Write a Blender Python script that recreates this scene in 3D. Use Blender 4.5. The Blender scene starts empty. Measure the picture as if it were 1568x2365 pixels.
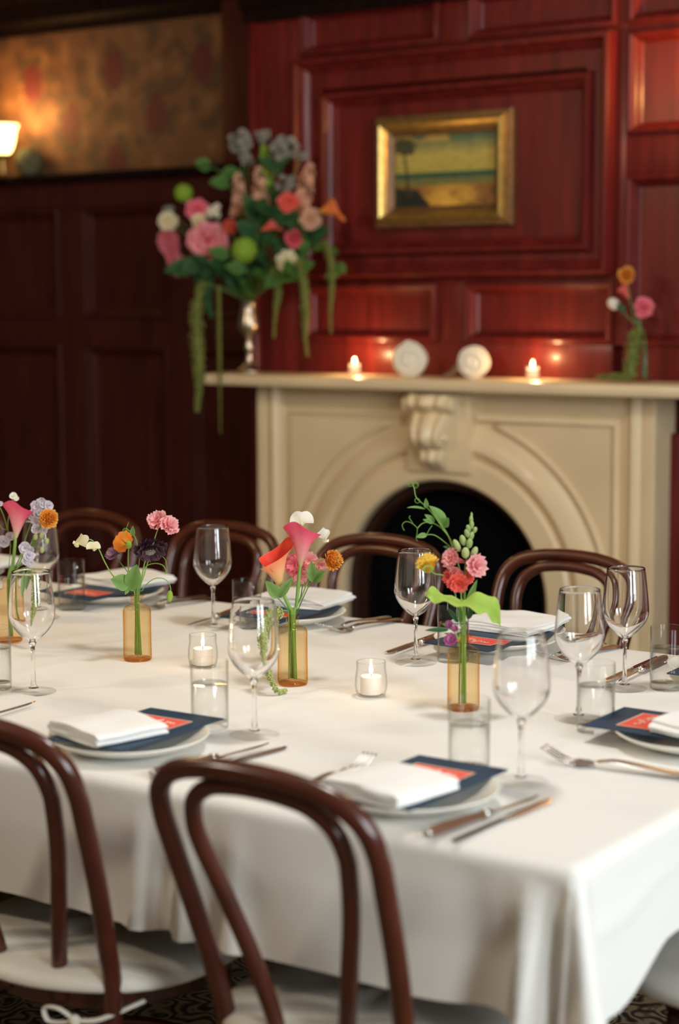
import bpy, bmesh, math, random
from mathutils import Vector, Matrix

rnd = random.Random(7)
PI = math.pi
scene = bpy.context.scene
COL = scene.collection

# ------------------------------------------------------------------ camera
cam_d = bpy.data.cameras.new('camera')
cam = bpy.data.objects.new('camera', cam_d)
COL.objects.link(cam)
_r, _u, _f = Vector((0.820933, 0.571008, -0.004334)), Vector((-0.062890, 0.097954, 0.993202)), Vector((-0.567551, 0.815080, -0.116324))
cam.matrix_world = Matrix(((_r.x, _u.x, -_f.x, 0.0), (_r.y, _u.y, -_f.y, 0.0), (_r.z, _u.z, -_f.z, 1.46), (0, 0, 0, 1)))
cam_d.sensor_fit = 'VERTICAL'
cam_d.sensor_height = 36.0
cam_d.sensor_width = 24.0
cam_d.lens = 63.932
cam_d.clip_start = 0.05
cam_d.dof.use_dof = True
cam_d.dof.focus_distance = 3.42
cam_d.dof.aperture_fstop = 2.2
cam_d.dof.aperture_blades = 0
scene.camera = cam

# ------------------------------------------------------------------ world, daylight, exposure
world = bpy.data.worlds.new('world')
scene.world = world
world.use_nodes = True
wbg = world.node_tree.nodes['Background']
wbg.inputs[0].default_value = (0.75, 0.87, 1.0, 1)
wbg.inputs[1].default_value = 1.2

def lamp(name, kind, loc, energy, color, rot=None, size=None, radius=None):
    d = bpy.data.lights.new(name, kind)
    d.energy = energy
    d.color = color
    if kind == 'AREA':
        d.shape = 'RECTANGLE'
        d.size, d.size_y = size
    if radius is not None:
        d.shadow_soft_size = radius
    o = bpy.data.objects.new(name, d)
    o.location = loc
    if rot is not None:
        o.rotation_euler = rot
    COL.objects.link(o)
    return o

# daylight coming in through the two windows of the right wall
for nm, yc in (('daylight', 0.25), ('daylight', 1.85)):
    lamp(nm, 'AREA', (2.42, yc, 2.10), 56.0, (0.92, 0.98, 1.0), rot=(0, math.radians(90), 0), size=(2.3, 1.0))

scene.view_settings.view_transform = 'Standard'
scene.view_settings.look = 'None'
scene.view_settings.gamma = 1.0
scene.view_settings.exposure = 0.92
try:
    scene.view_settings.use_curve_mapping = False
except Exception:
    pass
scene.cycles.transparent_max_bounces = 40
scene.cycles.max_bounces = 14
scene.cycles.transmission_bounces = 14

# ------------------------------------------------------------------ geometry helpers
class G:
    def __init__(s):
        s.v, s.f, s.t = [], [], []
    def add(s, vs, fs, t=0.0, M=None):
        b = len(s.v)
        if M is not None:
            vs = [tuple(M @ Vector(p)) for p in vs]
        s.v += [tuple(p) for p in vs]
        s.f += [tuple(i + b for i in f) for f in fs]
        s.t += list(t) if isinstance(t, (list, tuple)) else [t] * len(vs)
        return s

def obj(name, g, m, parent=None, origin=None, smooth=True, bevel=None, label=None, kind=None, sharp=None):
    me = bpy.data.meshes.new(name)
    vs = g.v if origin is None else [(p[0] - origin[0], p[1] - origin[1], p[2] - origin[2]) for p in g.v]
    me.from_pydata(vs, [], g.f)
    if any(g.t):
        a = me.attributes.new('t', 'FLOAT', 'POINT')
        a.data.foreach_set('value', g.t)
    if bevel:
        b = bmesh.new()
        b.from_mesh(me)
        bmesh.ops.bevel(b, geom=list(b.edges), offset=bevel, segments=2, affect='EDGES', profile=0.6, clamp_overlap=True)
        b.to_mesh(me)
        b.free()
    me.update()
    if smooth:
        me.polygons.foreach_set('use_smooth', [True] * len(me.polygons))
        if sharp or bevel:
            me.set_sharp_from_angle(angle=math.radians(sharp or 40))
    me.materials.append(m)
    o = bpy.data.objects.new(name, me)
    COL.objects.link(o)
    if parent is not None:
        o.parent = parent
    elif origin is not None:
        o.location = origin
    if label:
        o['label'] = label
    if kind:
        o['kind'] = kind
    return o

def thing(name, label, cat, loc=(0, 0, 0), rotz=0.0, group=None):
    o = bpy.data.objects.new(name, None)
    o.empty_display_size = 0.05
    COL.objects.link(o)
    o.location = loc
    o.rotation_euler = (0, 0, rotz)
    return tag(o, label, cat, group)

def tag(o, label, cat, group=None):
    o['label'] = label
    o['category'] = cat
    if group:
        o['group'] = group
    return o

def struct(name, g, m, parent=None, **k):
    o = obj(name, g, m, parent, **k)
    if parent is None:
        o['kind'] = 'structure'
    return o

def dup(root, loc, rotz=0.0, label=None):
    r = root.copy()
    COL.objects.link(r)
    r.location = loc
    r.rotation_euler = (0, 0, rotz)
    if label:
        r['label'] = label
    for ch in list(root.children):
        c = ch.copy()
        COL.objects.link(c)
        c.parent = r
        for gch in list(ch.children):
            d = gch.copy()
            COL.objects.link(d)
            d.parent = c
    return r

def V(p):
    return Vector(p)

def frame(d, up=(0, 0, 1)):
    """Matrix whose Z axis is d and whose X axis lies towards up."""
    z = Vector(d).normalized()
    x = Vector(up) - z * Vector(up).dot(z)
    if x.length < 1e-4:
        x = Vector((1, 0, 0)) - z * z.x
    x.normalize()
    y = z.cross(x)
    return Matrix(((x.x, y.x, z.x), (x.y, y.y, z.y), (x.z, y.z, z.z)))

def TM(loc, R=None, s=1.0):
    M = (R if R is not None else Matrix.Identity(3)).to_4x4()
    M = M @ Matrix.Scale(s, 4)
    M.translation = Vector(loc)
    return M

def box(g, x0, x1, y0, y1, z0, z1, t=0.0, M=None):
    vs = [(x0, y0, z0), (x1, y0, z0), (x1, y1, z0), (x0, y1, z0), (x0, y0, z1), (x1, y0, z1), (x1, y1, z1), (x0, y1, z1)]
    fs = [(0, 3, 2, 1), (4, 5, 6, 7), (0, 1, 5, 4), (1, 2, 6, 5), (2, 3, 7, 6), (3, 0, 4, 7)]
    return g.add(vs, fs, t, M)

def lathe(g, prof, n=32, rib=None, t=None, M=None):
    """prof: list of (r, z[, w]); w weights the ribs rib=(count, depth)."""
    vs, fs, ts = [], [], []
    rows = []
    for k, p in enumerate(prof):
        r, z = p[0], p[1]
        w = p[2] if len(p) > 2 else 0.0
        tt = t[k] if isinstance(t, (list, tuple)) else (t or 0.0)
        if r < 1e-6:
            rows.append([len(vs)])
            vs.append((0, 0, z)); ts.append(tt)
        else:
            row = []
            for i in range(n):
                a = 2 * PI * i / n
                rr = r
                if rib and w:
                    rr = r + rib[1] * w * math.cos(rib[0] * a)
                row.append(len(vs))
                vs.append((rr * math.cos(a), rr * math.sin(a), z)); ts.append(tt)
            rows.append(row)
    for a, b in zip(rows[:-1], rows[1:]):
        if len(a) == 1 and len(b) == 1:
            continue
        for i in range(n):
            j = (i + 1) % n
            if len(a) == 1:
                fs.append((a[0], b[j], b[i]))
            elif len(b) == 1:
                fs.append((a[i], a[j], b[0]))
            else:
                fs.append((a[i], a[j], b[j], b[i]))
    return g.add(vs, fs, ts, M)

def smooth_path(pts, n=6, closed=False):
    P = [Vector(p) for p in pts]
    out = []
    m = len(P)
    segs = m if closed else m - 1
    for i in range(segs):
        if closed:
            p0, p1, p2, p3 = P[(i - 1) % m], P[i], P[(i + 1) % m], P[(i + 2) % m]
        else:
            p0, p1, p2, p3 = P[max(i - 1, 0)], P[i], P[i + 1], P[min(i + 2, m - 1)]
        for k in range(n):
            u = k / n
            out.append(0.5 * ((2 * p1) + (p2 - p0) * u + (2 * p0 - 5 * p1 + 4 * p2 - p3) * u * u + (3 * p1 - p0 - 3 * p2 + p3) * u ** 3))
    if not closed:
        out.append(P[-1].copy())
    return out

def tube(g, pts, r, n=8, closed=False, t=None, flat=None):
    P = [Vector(p) for p in pts]
    m = len(P)
    rs = r if isinstance(r, (list, tuple)) else [r] * m
    ts = t if isinstance(t, (list, tuple)) else [t or 0.0] * m
    vs, fs, tv = [], [], []
    prev = None
    for i in range(m):
        if closed:
            d = P[(i + 1) % m] - P[i - 1]
        else:
            d = P[min(i + 1, m - 1)] - P[max(i - 1, 0)]
        if d.length < 1e-9:
            d = Vector((0, 0, 1))
        d.normalize()
        if prev is None:
            x = Vector((0, 0, 1)).cross(d)
            if x.length < 0.05:
                x = Vector((1, 0, 0)) - d * d.x
            x.normalize()
        else:
            x = prev - d * prev.dot(d)
            x.normalize()
        prev = x
        y = d.cross(x)
        for k in range(n):
            a = 2 * PI * k / n
            q = P[i] + (x * math.cos(a) + y * math.sin(a) * (flat or 1.0)) * rs[i]
            vs.append(tuple(q)); tv.append(ts[i])
    for i in range(m if closed else m - 1):
        a, b = i * n, ((i + 1) % m) * n
        for k in range(n):
            l = (k + 1) % n
            fs.append((a + k, a + l, b + l, b + k))
    if not closed:
        fs.append(tuple(range(n - 1, -1, -1)))
        fs.append(tuple((m - 1) * n + k for k in range(n)))
    return g.add(vs, fs, tv)

def ball(g, c, r, n=10, m=6, sz=1.0, t=0.0, d=(0, 0, 1), bump=None):
    prof = []
    for i in range(m + 1):
        a = -PI / 2 + PI * i / m
        prof.append((abs(r * math.cos(a)) if 0 < i < m else 0.0, r * sz * math.sin(a)))
    return lathe(g, prof, n, t=t, M=TM(c, frame(d)))

def gridsurf(g, fn, nu, nv, tf=None, M=None):
    vs, ts, fs = [], [], []
    for i in range(nu + 1):
        for j in range(nv + 1):
            u, v = i / nu, j / nv
            vs.append(tuple(fn(u, v)))
            ts.append(tf(u, v) if tf else 0.0)
    for i in range(nu):
        for j in range(nv):
            a = i * (nv + 1) + j
            fs.append((a, a + nv + 1, a + nv + 2, a + 1))
    return g.add(vs, fs, ts, M)

# ------------------------------------------------------------------ materials
def newmat(name):
    m = bpy.data.materials.new(name)
    m.use_nodes = True
    nt = m.node_tree
    for n in list(nt.nodes):
        nt.nodes.remove(n)
    out = nt.nodes.new('ShaderNodeOutputMaterial')
    return m, nt, out

def pbr(name, col, rough=0.5, metal=0.0, coat=0.0, noise=None, bump=None, spec=0.5, sheen=0.0, stretch=(1, 1, 1), sub=0.0, coat_rough=0.1):
    """noise=(scale, amount): mottling of the colour; bump=(scale, strength, distance)."""
    m, nt, out = newmat(name)
    b = nt.nodes.new('ShaderNodeBsdfPrincipled')
    nt.links.new(b.outputs[0], out.inputs[0])
    b.inputs['Base Color'].default_value = (*col, 1)
    b.inputs['Roughness'].default_value = rough
    b.inputs['Metallic'].default_value = metal
    b.inputs['Coat Weight'].default_value = coat
    b.inputs['Coat Roughness'].default_value = coat_rough
    b.inputs['Specular IOR Level'].default_value = spec
    b.inputs['Sheen Weight'].default_value = sheen
    if sub:
        b.inputs['Subsurface Weight'].default_value = sub
        b.inputs['Subsurface Radius'].default_value = (0.01, 0.008, 0.006)
    tc = nt.nodes.new('ShaderNodeTexCoord')
    mp = nt.nodes.new('ShaderNodeMapping')
    mp.inputs['Scale'].default_value = stretch
    nt.links.new(tc.outputs['Object'], mp.inputs[0])
    if noise:
        n = nt.nodes.new('ShaderNodeTexNoise')
        n.inputs['Scale'].default_value = noise[0]
        n.inputs['Detail'].default_value = 5
        nt.links.new(mp.outputs[0], n.inputs['Vector'])
        r = nt.nodes.new('ShaderNodeValToRGB')
        a = noise[1]
        r.color_ramp.elements[0].position = 0.3
        r.color_ramp.elements[1].position = 0.7
        r.color_ramp.elements[0].color = (*[max(0, c * (1 - a)) for c in col], 1)
        r.color_ramp.elements[1].color = (*[min(1, c * (1 + a)) for c in col], 1)
        nt.links.new(n.outputs['Fac'], r.inputs[0])
        nt.links.new(r.outputs[0], b.inputs['Base Color'])
    if bump:
        n2 = nt.nodes.new('ShaderNodeTexNoise')
        n2.inputs['Scale'].default_value = bump[0]
        n2.inputs['Detail'].default_value = 3
        nt.links.new(mp.outputs[0], n2.inputs['Vector'])
        bp = nt.nodes.new('ShaderNodeBump')
        bp.inputs['Strength'].default_value = bump[1]
        bp.inputs['Distance'].default_value = bump[2]
        nt.links.new(n2.outputs['Fac'], bp.inputs['Height'])
        nt.links.new(bp.outputs[0], b.inputs['Normal'])
    return m

def petal(name, stops, trans=0.3, rough=0.55, vein=0.0):
    """Two-sided petal or leaf: colour runs along the vertex value t; some light passes through."""
    m, nt, out = newmat(name)
    at = nt.nodes.new('ShaderNodeAttribute')
    at.attribute_name = 't'
    r = nt.nodes.new('ShaderNodeValToRGB')
    cr = r.color_ramp
    while len(cr.elements) < len(stops):
        cr.elements.new(0.5)
    for e, (p, c) in zip(cr.elements, stops):
        e.position = p
        e.color = (*c, 1)
    tc = nt.nodes.new('ShaderNodeTexCoord')
    n = nt.nodes.new('ShaderNodeTexNoise')
    n.inputs['Scale'].default_value = 90
    nt.links.new(tc.outputs['Object'], n.inputs['Vector'])
    ma = nt.nodes.new('ShaderNodeMath')
    ma.operation = 'MULTIPLY_ADD'
    ma.inputs[1].default_value = 0.22 + vein
    nt.links.new(n.outputs['Fac'], ma.inputs[0])
    sb = nt.nodes.new('ShaderNodeMath')
    sb.operation = 'SUBTRACT'
    sb.inputs[1].default_value = 0.11 + vein / 2
    nt.links.new(at.outputs['Fac'], ma.inputs[2])
    nt.links.new(ma.outputs[0], sb.inputs[0])
    nt.links.new(sb.outputs[0], r.inputs[0])
    b = nt.nodes.new('ShaderNodeBsdfPrincipled')
    b.inputs['Roughness'].default_value = rough
    b.inputs['Specular IOR Level'].default_value = 0.3
    tr = nt.nodes.new('ShaderNodeBsdfTranslucent')
    mx = nt.nodes.new('ShaderNodeMixShader')
    mx.inputs[0].default_value = trans
    nt.links.new(r.outputs[0], b.inputs['Base Color'])
    nt.links.new(r.outputs[0], tr.inputs[0])
    nt.links.new(b.outputs[0], mx.inputs[1])
    nt.links.new(tr.outputs[0], mx.inputs[2])
    nt.links.new(mx.outputs[0], out.inputs[0])
    return m

def thin_glass(name, tint, edge, f0=0.04, rough=0.0, power=5.0):
    """Thin-walled glass: clear face on, darker and mirror-like at grazing angles."""
    m, nt, out = newmat(name)
    lw = nt.nodes.new('ShaderNodeLayerWeight')
    lw.inputs['Blend'].default_value = 0.5
    pw = nt.nodes.new('ShaderNodeMath'); pw.operation = 'POWER'; pw.inputs[1].default_value = power
    nt.links.new(lw.outputs['Facing'], pw.inputs[0])
    ma = nt.nodes.new('ShaderNodeMath'); ma.operation = 'MULTIPLY_ADD'
    ma.inputs[1].default_value = 0.75
    ma.inputs[2].default_value = f0
    nt.links.new(pw.outputs[0], ma.inputs[0])
    mc = nt.nodes.new('ShaderNodeMix'); mc.data_type = 'RGBA'
    mc.inputs[6].default_value = (*tint, 1)
    mc.inputs[7].default_value = (*edge, 1)
    nt.links.new(pw.outputs[0], mc.inputs[0])
    tr = nt.nodes.new('ShaderNodeBsdfTransparent')
    nt.links.new(mc.outputs[2], tr.inputs[0])
    gl = nt.nodes.new('ShaderNodeBsdfGlossy')
    gl.inputs['Roughness'].default_value = rough
    mx = nt.nodes.new('ShaderNodeMixShader')
    nt.links.new(ma.outputs[0], mx.inputs[0])
    nt.links.new(tr.outputs[0], mx.inputs[1])
    nt.links.new(gl.outputs[0], mx.inputs[2])
    nt.links.new(mx.outputs[0], out.inputs[0])
    return m

def solid_glass(name, col=(1, 1, 1), ior=1.5, rough=0.0):
    m, nt, out = newmat(name)
    b = nt.nodes.new('ShaderNodeBsdfPrincipled')
    b.inputs['Base Color'].default_value = (*col, 1)
    b.inputs['Roughness'].default_value = rough
    b.inputs['IOR'].default_value = ior
    b.inputs['Transmission Weight'].default_value = 1.0
    nt.links.new(b.outputs[0], out.inputs[0])
    return m

def emit(name, col, s):
    m, nt, out = newmat(name)
    e = nt.nodes.new('ShaderNodeEmission')
    e.inputs[0].default_value = (*col, 1)
    e.inputs[1].default_value = s
    nt.links.new(e.outputs[0], out.inputs[0])
    return m

def attr_mat(name, rough=0.5, coat=0.0):
    m, nt, out = newmat(name)
    a = nt.nodes.new('ShaderNodeAttribute')
    a.attribute_name = 'paint'
    b = nt.nodes.new('ShaderNodeBsdfPrincipled')
    b.inputs['Roughness'].default_value = rough
    b.inputs['Coat Weight'].default_value = coat
    nt.links.new(a.outputs['Color'], b.inputs['Base Color'])
    nt.links.new(b.outputs[0], out.inputs[0])
    return m

def carpet_mat():
    m, nt, out = newmat('carpet')
    tc = nt.nodes.new('ShaderNodeTexCoord')
    n = nt.nodes.new('ShaderNodeTexNoise'); n.inputs['Scale'].default_value = 7; n.inputs['Detail'].default_value = 2
    nt.links.new(tc.outputs['Object'], n.inputs['Vector'])
    mixv = nt.nodes.new('ShaderNodeMix'); mixv.data_type = 'RGBA'; mixv.blend_type = 'LINEAR_LIGHT'
    mixv.inputs[0].default_value = 0.12
    nt.links.new(tc.outputs['Object'], mixv.inputs[6])
    nt.links.new(n.outputs['Color'], mixv.inputs[7])
    v = nt.nodes.new('ShaderNodeTexVoronoi'); v.inputs['Scale'].default_value = 9.5
    nt.links.new(mixv.outputs[2], v.inputs['Vector'])
    w = nt.nodes.new('ShaderNodeMath'); w.operation = 'MULTIPLY'; w.inputs[1].default_value = 34
    nt.links.new(v.outputs['Distance'], w.inputs[0])
    s = nt.nodes.new('ShaderNodeMath'); s.operation = 'SINE'
    nt.links.new(w.outputs[0], s.inputs[0])
    r = nt.nodes.new('ShaderNodeValToRGB')
    cr = r.color_ramp
    cr.interpolation = 'CONSTANT'
    cr.elements[0].color = (0.006, 0.010, 0.008, 1)
    cr.elements[1].position = 0.70; cr.elements[1].color = (0.26, 0.21, 0.12, 1)
    e = cr.elements.new(0.16); e.color = (0.13, 0.035, 0.022, 1)
    e = cr.elements.new(0.44); e.color = (0.10, 0.10, 0.05, 1)
    h = nt.nodes.new('ShaderNodeMath'); h.operation = 'MULTIPLY_ADD'; h.inputs[1].default_value = 0.5; h.inputs[2].default_value = 0.5
    nt.links.new(s.outputs[0], h.inputs[0])
    nt.links.new(h.outputs[0], r.inputs[0])
    b = nt.nodes.new('ShaderNodeBsdfPrincipled')
    b.inputs['Roughness'].default_value = 0.95
    nt.links.new(r.outputs[0], b.inputs['Base Color'])
    nt.links.new(b.outputs[0], out.inputs[0])
    return m

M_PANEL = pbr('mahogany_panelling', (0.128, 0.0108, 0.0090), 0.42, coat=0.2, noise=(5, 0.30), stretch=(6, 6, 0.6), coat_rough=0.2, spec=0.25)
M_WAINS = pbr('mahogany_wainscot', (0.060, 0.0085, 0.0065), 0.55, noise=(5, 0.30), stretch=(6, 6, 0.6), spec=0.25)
M_DARKW = pbr('dark_stained_wood', (0.009, 0.004, 0.0035), 0.6, spec=0.06, noise=(6, 0.35), stretch=(5, 5, 0.7))
M_BENT = pbr('polished_bentwood', (0.066, 0.0125, 0.0055), 0.27, coat=0.35, noise=(14, 0.25), coat_rough=0.15)
M_MARBLE = pbr('cream_marble', (0.81, 0.645, 0.405), 0.38, noise=(3.5, 0.07), coat=0.1)
M_CLOTH = pbr('white_table_linen', (0.83, 0.82, 0.785), 0.85, bump=(420, 0.08, 0.0006), sheen=0.1)
M_NAPKIN = pbr('white_napkin_linen', (0.88, 0.88, 0.86), 0.9, bump=(260, 0.25, 0.0008), sheen=0.15)
M_CUSH = pbr('cream_cushion_cotton', (0.72, 0.68, 0.60), 0.9, noise=(9, 0.05), bump=(120, 0.15, 0.002))
M_PLATE = pbr('cream_glazed_china', (0.88, 0.86, 0.78), 0.25)
M_NAVY = pbr('navy_card', (0.010, 0.042, 0.088), 0.55, noise=(160, 0.12))
M_CORAL = pbr('coral_paper', (0.86, 0.110, 0.075), 0.6)
M_PAPER = pbr('cream_paper_edge', (0.90, 0.74, 0.58), 0.7)
M_STEEL = pbr('polished_steel', (0.72, 0.71, 0.68), 0.27, metal=1.0)
M_KNIFEW = pbr('brown_wooden_handle', (0.15, 0.070, 0.038), 0.4, noise=(30, 0.25), stretch=(4, 1, 4))
M_BRASS = pbr('aged_brass', (0.62, 0.40, 0.13), 0.3, metal=1.0)
M_GOLD = pbr('gilt_frame', (0.50, 0.34, 0.10), 0.33, metal=0.85, noise=(40, 0.2))
M_BRONZE = pbr('dark_bronzed_wood', (0.17, 0.085, 0.030), 0.45, metal=0.3, noise=(40, 0.25))
M_SILVER = pbr('tarnished_silver', (0.52, 0.48, 0.40), 0.28, metal=1.0, noise=(20, 0.2))
M_SOOT = pbr('soot_black', (0.004, 0.004, 0.005), 1.0, spec=0.0)
M_IRON = pbr('brown_iron', (0.035, 0.013, 0.008), 0.6, spec=0.2, noise=(20, 0.2))
M_PLASTER = pbr('ceiling_plaster', (0.42, 0.36, 0.28), 0.9)
M_WARMW = pbr('side_wall_paint', (0.28, 0.21, 0.14), 0.85)
M_WHITEORN = pbr('chalk_white', (0.80, 0.76, 0.64), 0.75, noise=(18, 0.08))
M_MOSS = pbr('mossy_brown', (0.130, 0.120, 0.060), 0.9, noise=(30, 0.5), bump=(60, 0.8, 0.01))
M_WAX = pbr('white_wax', (0.90, 0.80, 0.70), 0.45, sub=0.25)
M_WICK = pbr('black_wick', (0.02, 0.015, 0.012), 0.9)
M_TWIG = pbr('brown_twig', (0.20, 0.12, 0.06), 0.8)
M_GLASS = thin_glass('wine_glass_wall', (0.996, 0.996, 0.994), (0.50, 0.47, 0.43), 0.014)
M_FOOT = thin_glass('wine_glass_foot', (0.985, 0.985, 0.98), (0.62, 0.60, 0.56), 0.012, 0.0, 10.0)
M_TUMB = thin_glass('tumbler_wall', (0.996, 0.998, 0.996), (0.55, 0.55, 0.51), 0.014)
M_SOLID = solid_glass('clear_solid_glass')
M_WATER = thin_glass('water', (0.985, 0.99, 0.985), (0.70, 0.72, 0.68), 0.012)
M_AMBER = thin_glass('amber_glass', (0.975, 0.86, 0.64), (0.80, 0.48, 0.17), 0.03, 0.05)
M_AMBERS = thin_glass('amber_glass_base', (0.95, 0.76, 0.46), (0.72, 0.42, 0.14), 0.05, 0.05)
M_FLAME = emit('candle_flame', (1.0, 0.62, 0.22), 34.0)
M_FLAMET = emit('table_candle_flame', (1.0, 0.80, 0.52), 16.0)
M_SHADE = emit('lit_frosted_glass', (1.0, 0.66, 0.22), 4.2)
M_PAINT = attr_mat('oil_paint', 0.45, 0.15)
M_WALLP = attr_mat('floral_wallpaper', 0.7)
M_CARPET = carpet_mat()
M_STEM = petal('green_stem', [(0.0, (0.20, 0.38, 0.07)), (1.0, (0.27, 0.48, 0.12))], 0.15)
M_STEMB = petal('dark_green_stem', [(0.0, (0.10, 0.21, 0.06)), (1.0, (0.16, 0.30, 0.10))], 0.15)
M_LEAF = petal('green_leaf', [(0.0, (0.10, 0.21, 0.045)), (1.0, (0.23, 0.40, 0.115))], 0.3, vein=0.25)
M_LEAFD = petal('dark_green_leaf', [(0.0, (0.018, 0.07, 0.025)), (1.0, (0.05, 0.15, 0.05))], 0.25, vein=0.2)
M_LEAFM = petal('mid_green_leaf', [(0.0, (0.05, 0.14, 0.03)), (1.0, (0.11, 0.25, 0.06))], 0.3, vein=0.2)
M_LEAFL = petal('lime_green_leaf', [(0.0, (0.28, 0.48, 0.06)), (1.0, (0.46, 0.66, 0.15))], 0.4, vein=0.3)
M_AMAR = petal('pale_green_amaranth', [(0.0, (0.40, 0.44, 0.13)), (1.0, (0.55, 0.60, 0.24))], 0.2)
M_AMARD = petal('olive_green_amaranth', [(0.0, (0.16, 0.19, 0.04)), (1.0, (0.30, 0.33, 0.085))], 0.2)

# ================================================================== THE ROOM
XL, XR, YR, ZC = -7.6, 2.2, -2.2, 3.40
YA, YB = 5.45, 5.10           # alcove wall plane, panelled chimney breast plane

def wallbox(name, *b, m=M_WARMW, **k):
    return struct(name, box(G(), *b), m, smooth=False, **k)

wallbox('floor', XL, XR, YR, 5.6, -0.06, 0.0, m=M_CARPET)
wallbox('ceiling', XL, XR, YR, 5.6, ZC, ZC + 0.06, m=M_PLASTER)
wallbox('wall_left', XL - 0.06, XL, YR, 5.6, 0, ZC)
wallbox('wall_rear', XL, XR, YR - 0.06, YR, 0, ZC)
# right wall with two tall window openings
g = G()
WIN = ((-0.25, 0.75), (1.35, 2.35))
ys = [YR, WIN[0][0], WIN[0][1], WIN[1][0], WIN[1][1], 5.6]
for i in (0, 2, 4):
    box(g, XR, XR + 0.14, ys[i], ys[i + 1], 0, ZC)
for a, b in WIN:
    box(g, XR, XR + 0.14, a, b, 0, 0.90)
    box(g, XR, XR + 0.14, a, b, 3.20, ZC)
struct('wall_right', g, M_WARMW, smooth=False)
for i, (a, b) in enumerate(WIN):
    w = bpy.data.objects.new('window_%d' % (i + 1), None)
    COL.objects.link(w)
    w.location = (XR, (a + b) / 2, 0.90)
    w['kind'] = 'structure'
    fr = G()
    hw = (b - a) / 2
    for s in (-1, 1):
        box(fr, 0.02, 0.09, s * hw - 0.03 - 0.03 * s, s * hw + 0.03 - 0.03 * s, 0, 2.3)
    box(fr, 0.02, 0.09, -hw, hw, 0.0, 0.06)
    box(fr, 0.02, 0.09, -hw, hw, 2.24, 2.3)
    box(fr, 0.03, 0.07, -hw, hw, 1.13, 1.17)
    obj('window_frame', fr, M_DARKW, w, smooth=False)

# ---------------------------------------------------------------- wall_back: alcove with floral paper and dark wainscot
wb = struct('wall_back', box(G(), XL, -3.90, YA, YA + 0.12, 0, ZC), M_DARKW, smooth=False)

def rect_mould(g, x0, x1, z0, z1, prof, Y):
    vs, fs = [], []
    for ins, out in prof:
        vs += [(x0 + ins, Y - out, z0 + ins), (x1 - ins, Y - out, z0 + ins), (x1 - ins, Y - out, z1 - ins), (x0 + ins, Y - out, z1 - ins)]
    for k in range(len(prof) - 1):
        for i in range(4):
            j = (i + 1) % 4
            fs.append((k * 4 + i, k * 4 + j, k * 4 + 4 + j, k * 4 + 4 + i))
    return g.add(vs, fs)

def piece(name, *b, m=M_PANEL, parent=None, bevel=0.003):
    return obj(name, box(G(), *b), m, parent, bevel=bevel)

# painted wallpaper: olive gold ground, scrolling leaves, red flowers
def wallpaper():
    nx, nz = 300, 56
    x0, x1, z0, z1 = XL, -4.285, 1.955, 2.517
    flowers = [((-5.296, 5.449, 2.3315)), ((-4.8531, 5.449, 2.3454)), ((-4.4188, 5.449, 2.3456)), ((-5.0876, 5.449, 2.1564)), ((-4.6423, 5.449, 2.1718)), ((-4.8505, 5.449, 1.996)), ((-3.9642, 5.449, 2.4414))]
    fl = [(p[0], p[2], 0.058) for p in flowers]
    for k in range(1, 8):
        fl.append((flowers[0][0] - 0.42 * k, flowers[0][2] + 0.01, 0.05))
        fl.append((flowers[3][0] - 0.42 * k, flowers[3][2] - 0.01, 0.05))
    g = G()
    cols = []
    from mathutils import noise as NZ
    def cf(x, z):
        n = NZ.noise(Vector((x * 9, z * 9, 0))) * 0.5 + NZ.noise(Vector((x * 24, z * 24, 3))) * 0.5
        n2 = NZ.noise(Vector((x * 13 + 5, z * 13, 7)))
        c = [0.150, 0.066, 0.026]
        if n2 > 0.18:
            c = [0.085, 0.042, 0.020]
        if n2 < -0.28:
            c = [0.205, 0.100, 0.042]
        c = [q * (1 + 0.25 * n) for q in c]
        for (fx, fz, r) in fl:
            dx, dz = (x - fx), (z - fz) * 0.72
            d = math.hypot(dx, dz) + 0.016 * NZ.noise(Vector((x * 30, z * 30, 1)))
            if d < r:
                k = 1.0 if d < r * 0.8 else 0.7
                c = [0.095 * k + c[0] * (1 - k), 0.014 * k + c[1] * (1 - k), 0.014 * k + c[2] * (1 - k)]
            elif d < r * 1.35 and n > 0.05:
                c = [0.065, 0.050, 0.022]
        return c
    for i in range(nx + 1):
        for j in range(nz + 1):
            x, z = x0 + (x1 - x0) * i / nx, z0 + (z1 - z0) * j / nz
            g.v.append((x, YA - 0.002, z))
            g.t.append(0.0)
            cols += [*cf(x, z), 1.0]
    for i in range(nx):
        for j in range(nz):
            a = i * (nz + 1) + j
            g.f.append((a, a + nz + 1, a + nz + 2, a + 1))
    o = obj('wallpaper', g, M_WALLP, wb, smooth=False)
    ca = o.data.color_attributes.new('paint', 'FLOAT_COLOR', 'POINT')
    ca.data.foreach_set('color', cols)
wallpaper()

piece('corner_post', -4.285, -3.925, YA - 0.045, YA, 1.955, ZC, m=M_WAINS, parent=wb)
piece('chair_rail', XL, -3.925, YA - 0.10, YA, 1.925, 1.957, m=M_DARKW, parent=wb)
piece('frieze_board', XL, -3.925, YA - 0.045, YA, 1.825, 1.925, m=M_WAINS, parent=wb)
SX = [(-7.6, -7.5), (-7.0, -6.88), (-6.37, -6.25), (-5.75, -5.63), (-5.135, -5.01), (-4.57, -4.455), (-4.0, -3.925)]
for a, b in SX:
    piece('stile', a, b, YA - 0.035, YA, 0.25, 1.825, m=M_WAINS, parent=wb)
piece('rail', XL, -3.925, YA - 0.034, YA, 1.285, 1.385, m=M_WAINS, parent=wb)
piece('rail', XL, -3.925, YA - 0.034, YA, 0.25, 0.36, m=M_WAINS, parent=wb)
piece('baseboard', XL, -3.925, YA - 0.05, YA, 0.0, 0.25, m=M_DARKW, parent=wb)
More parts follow.
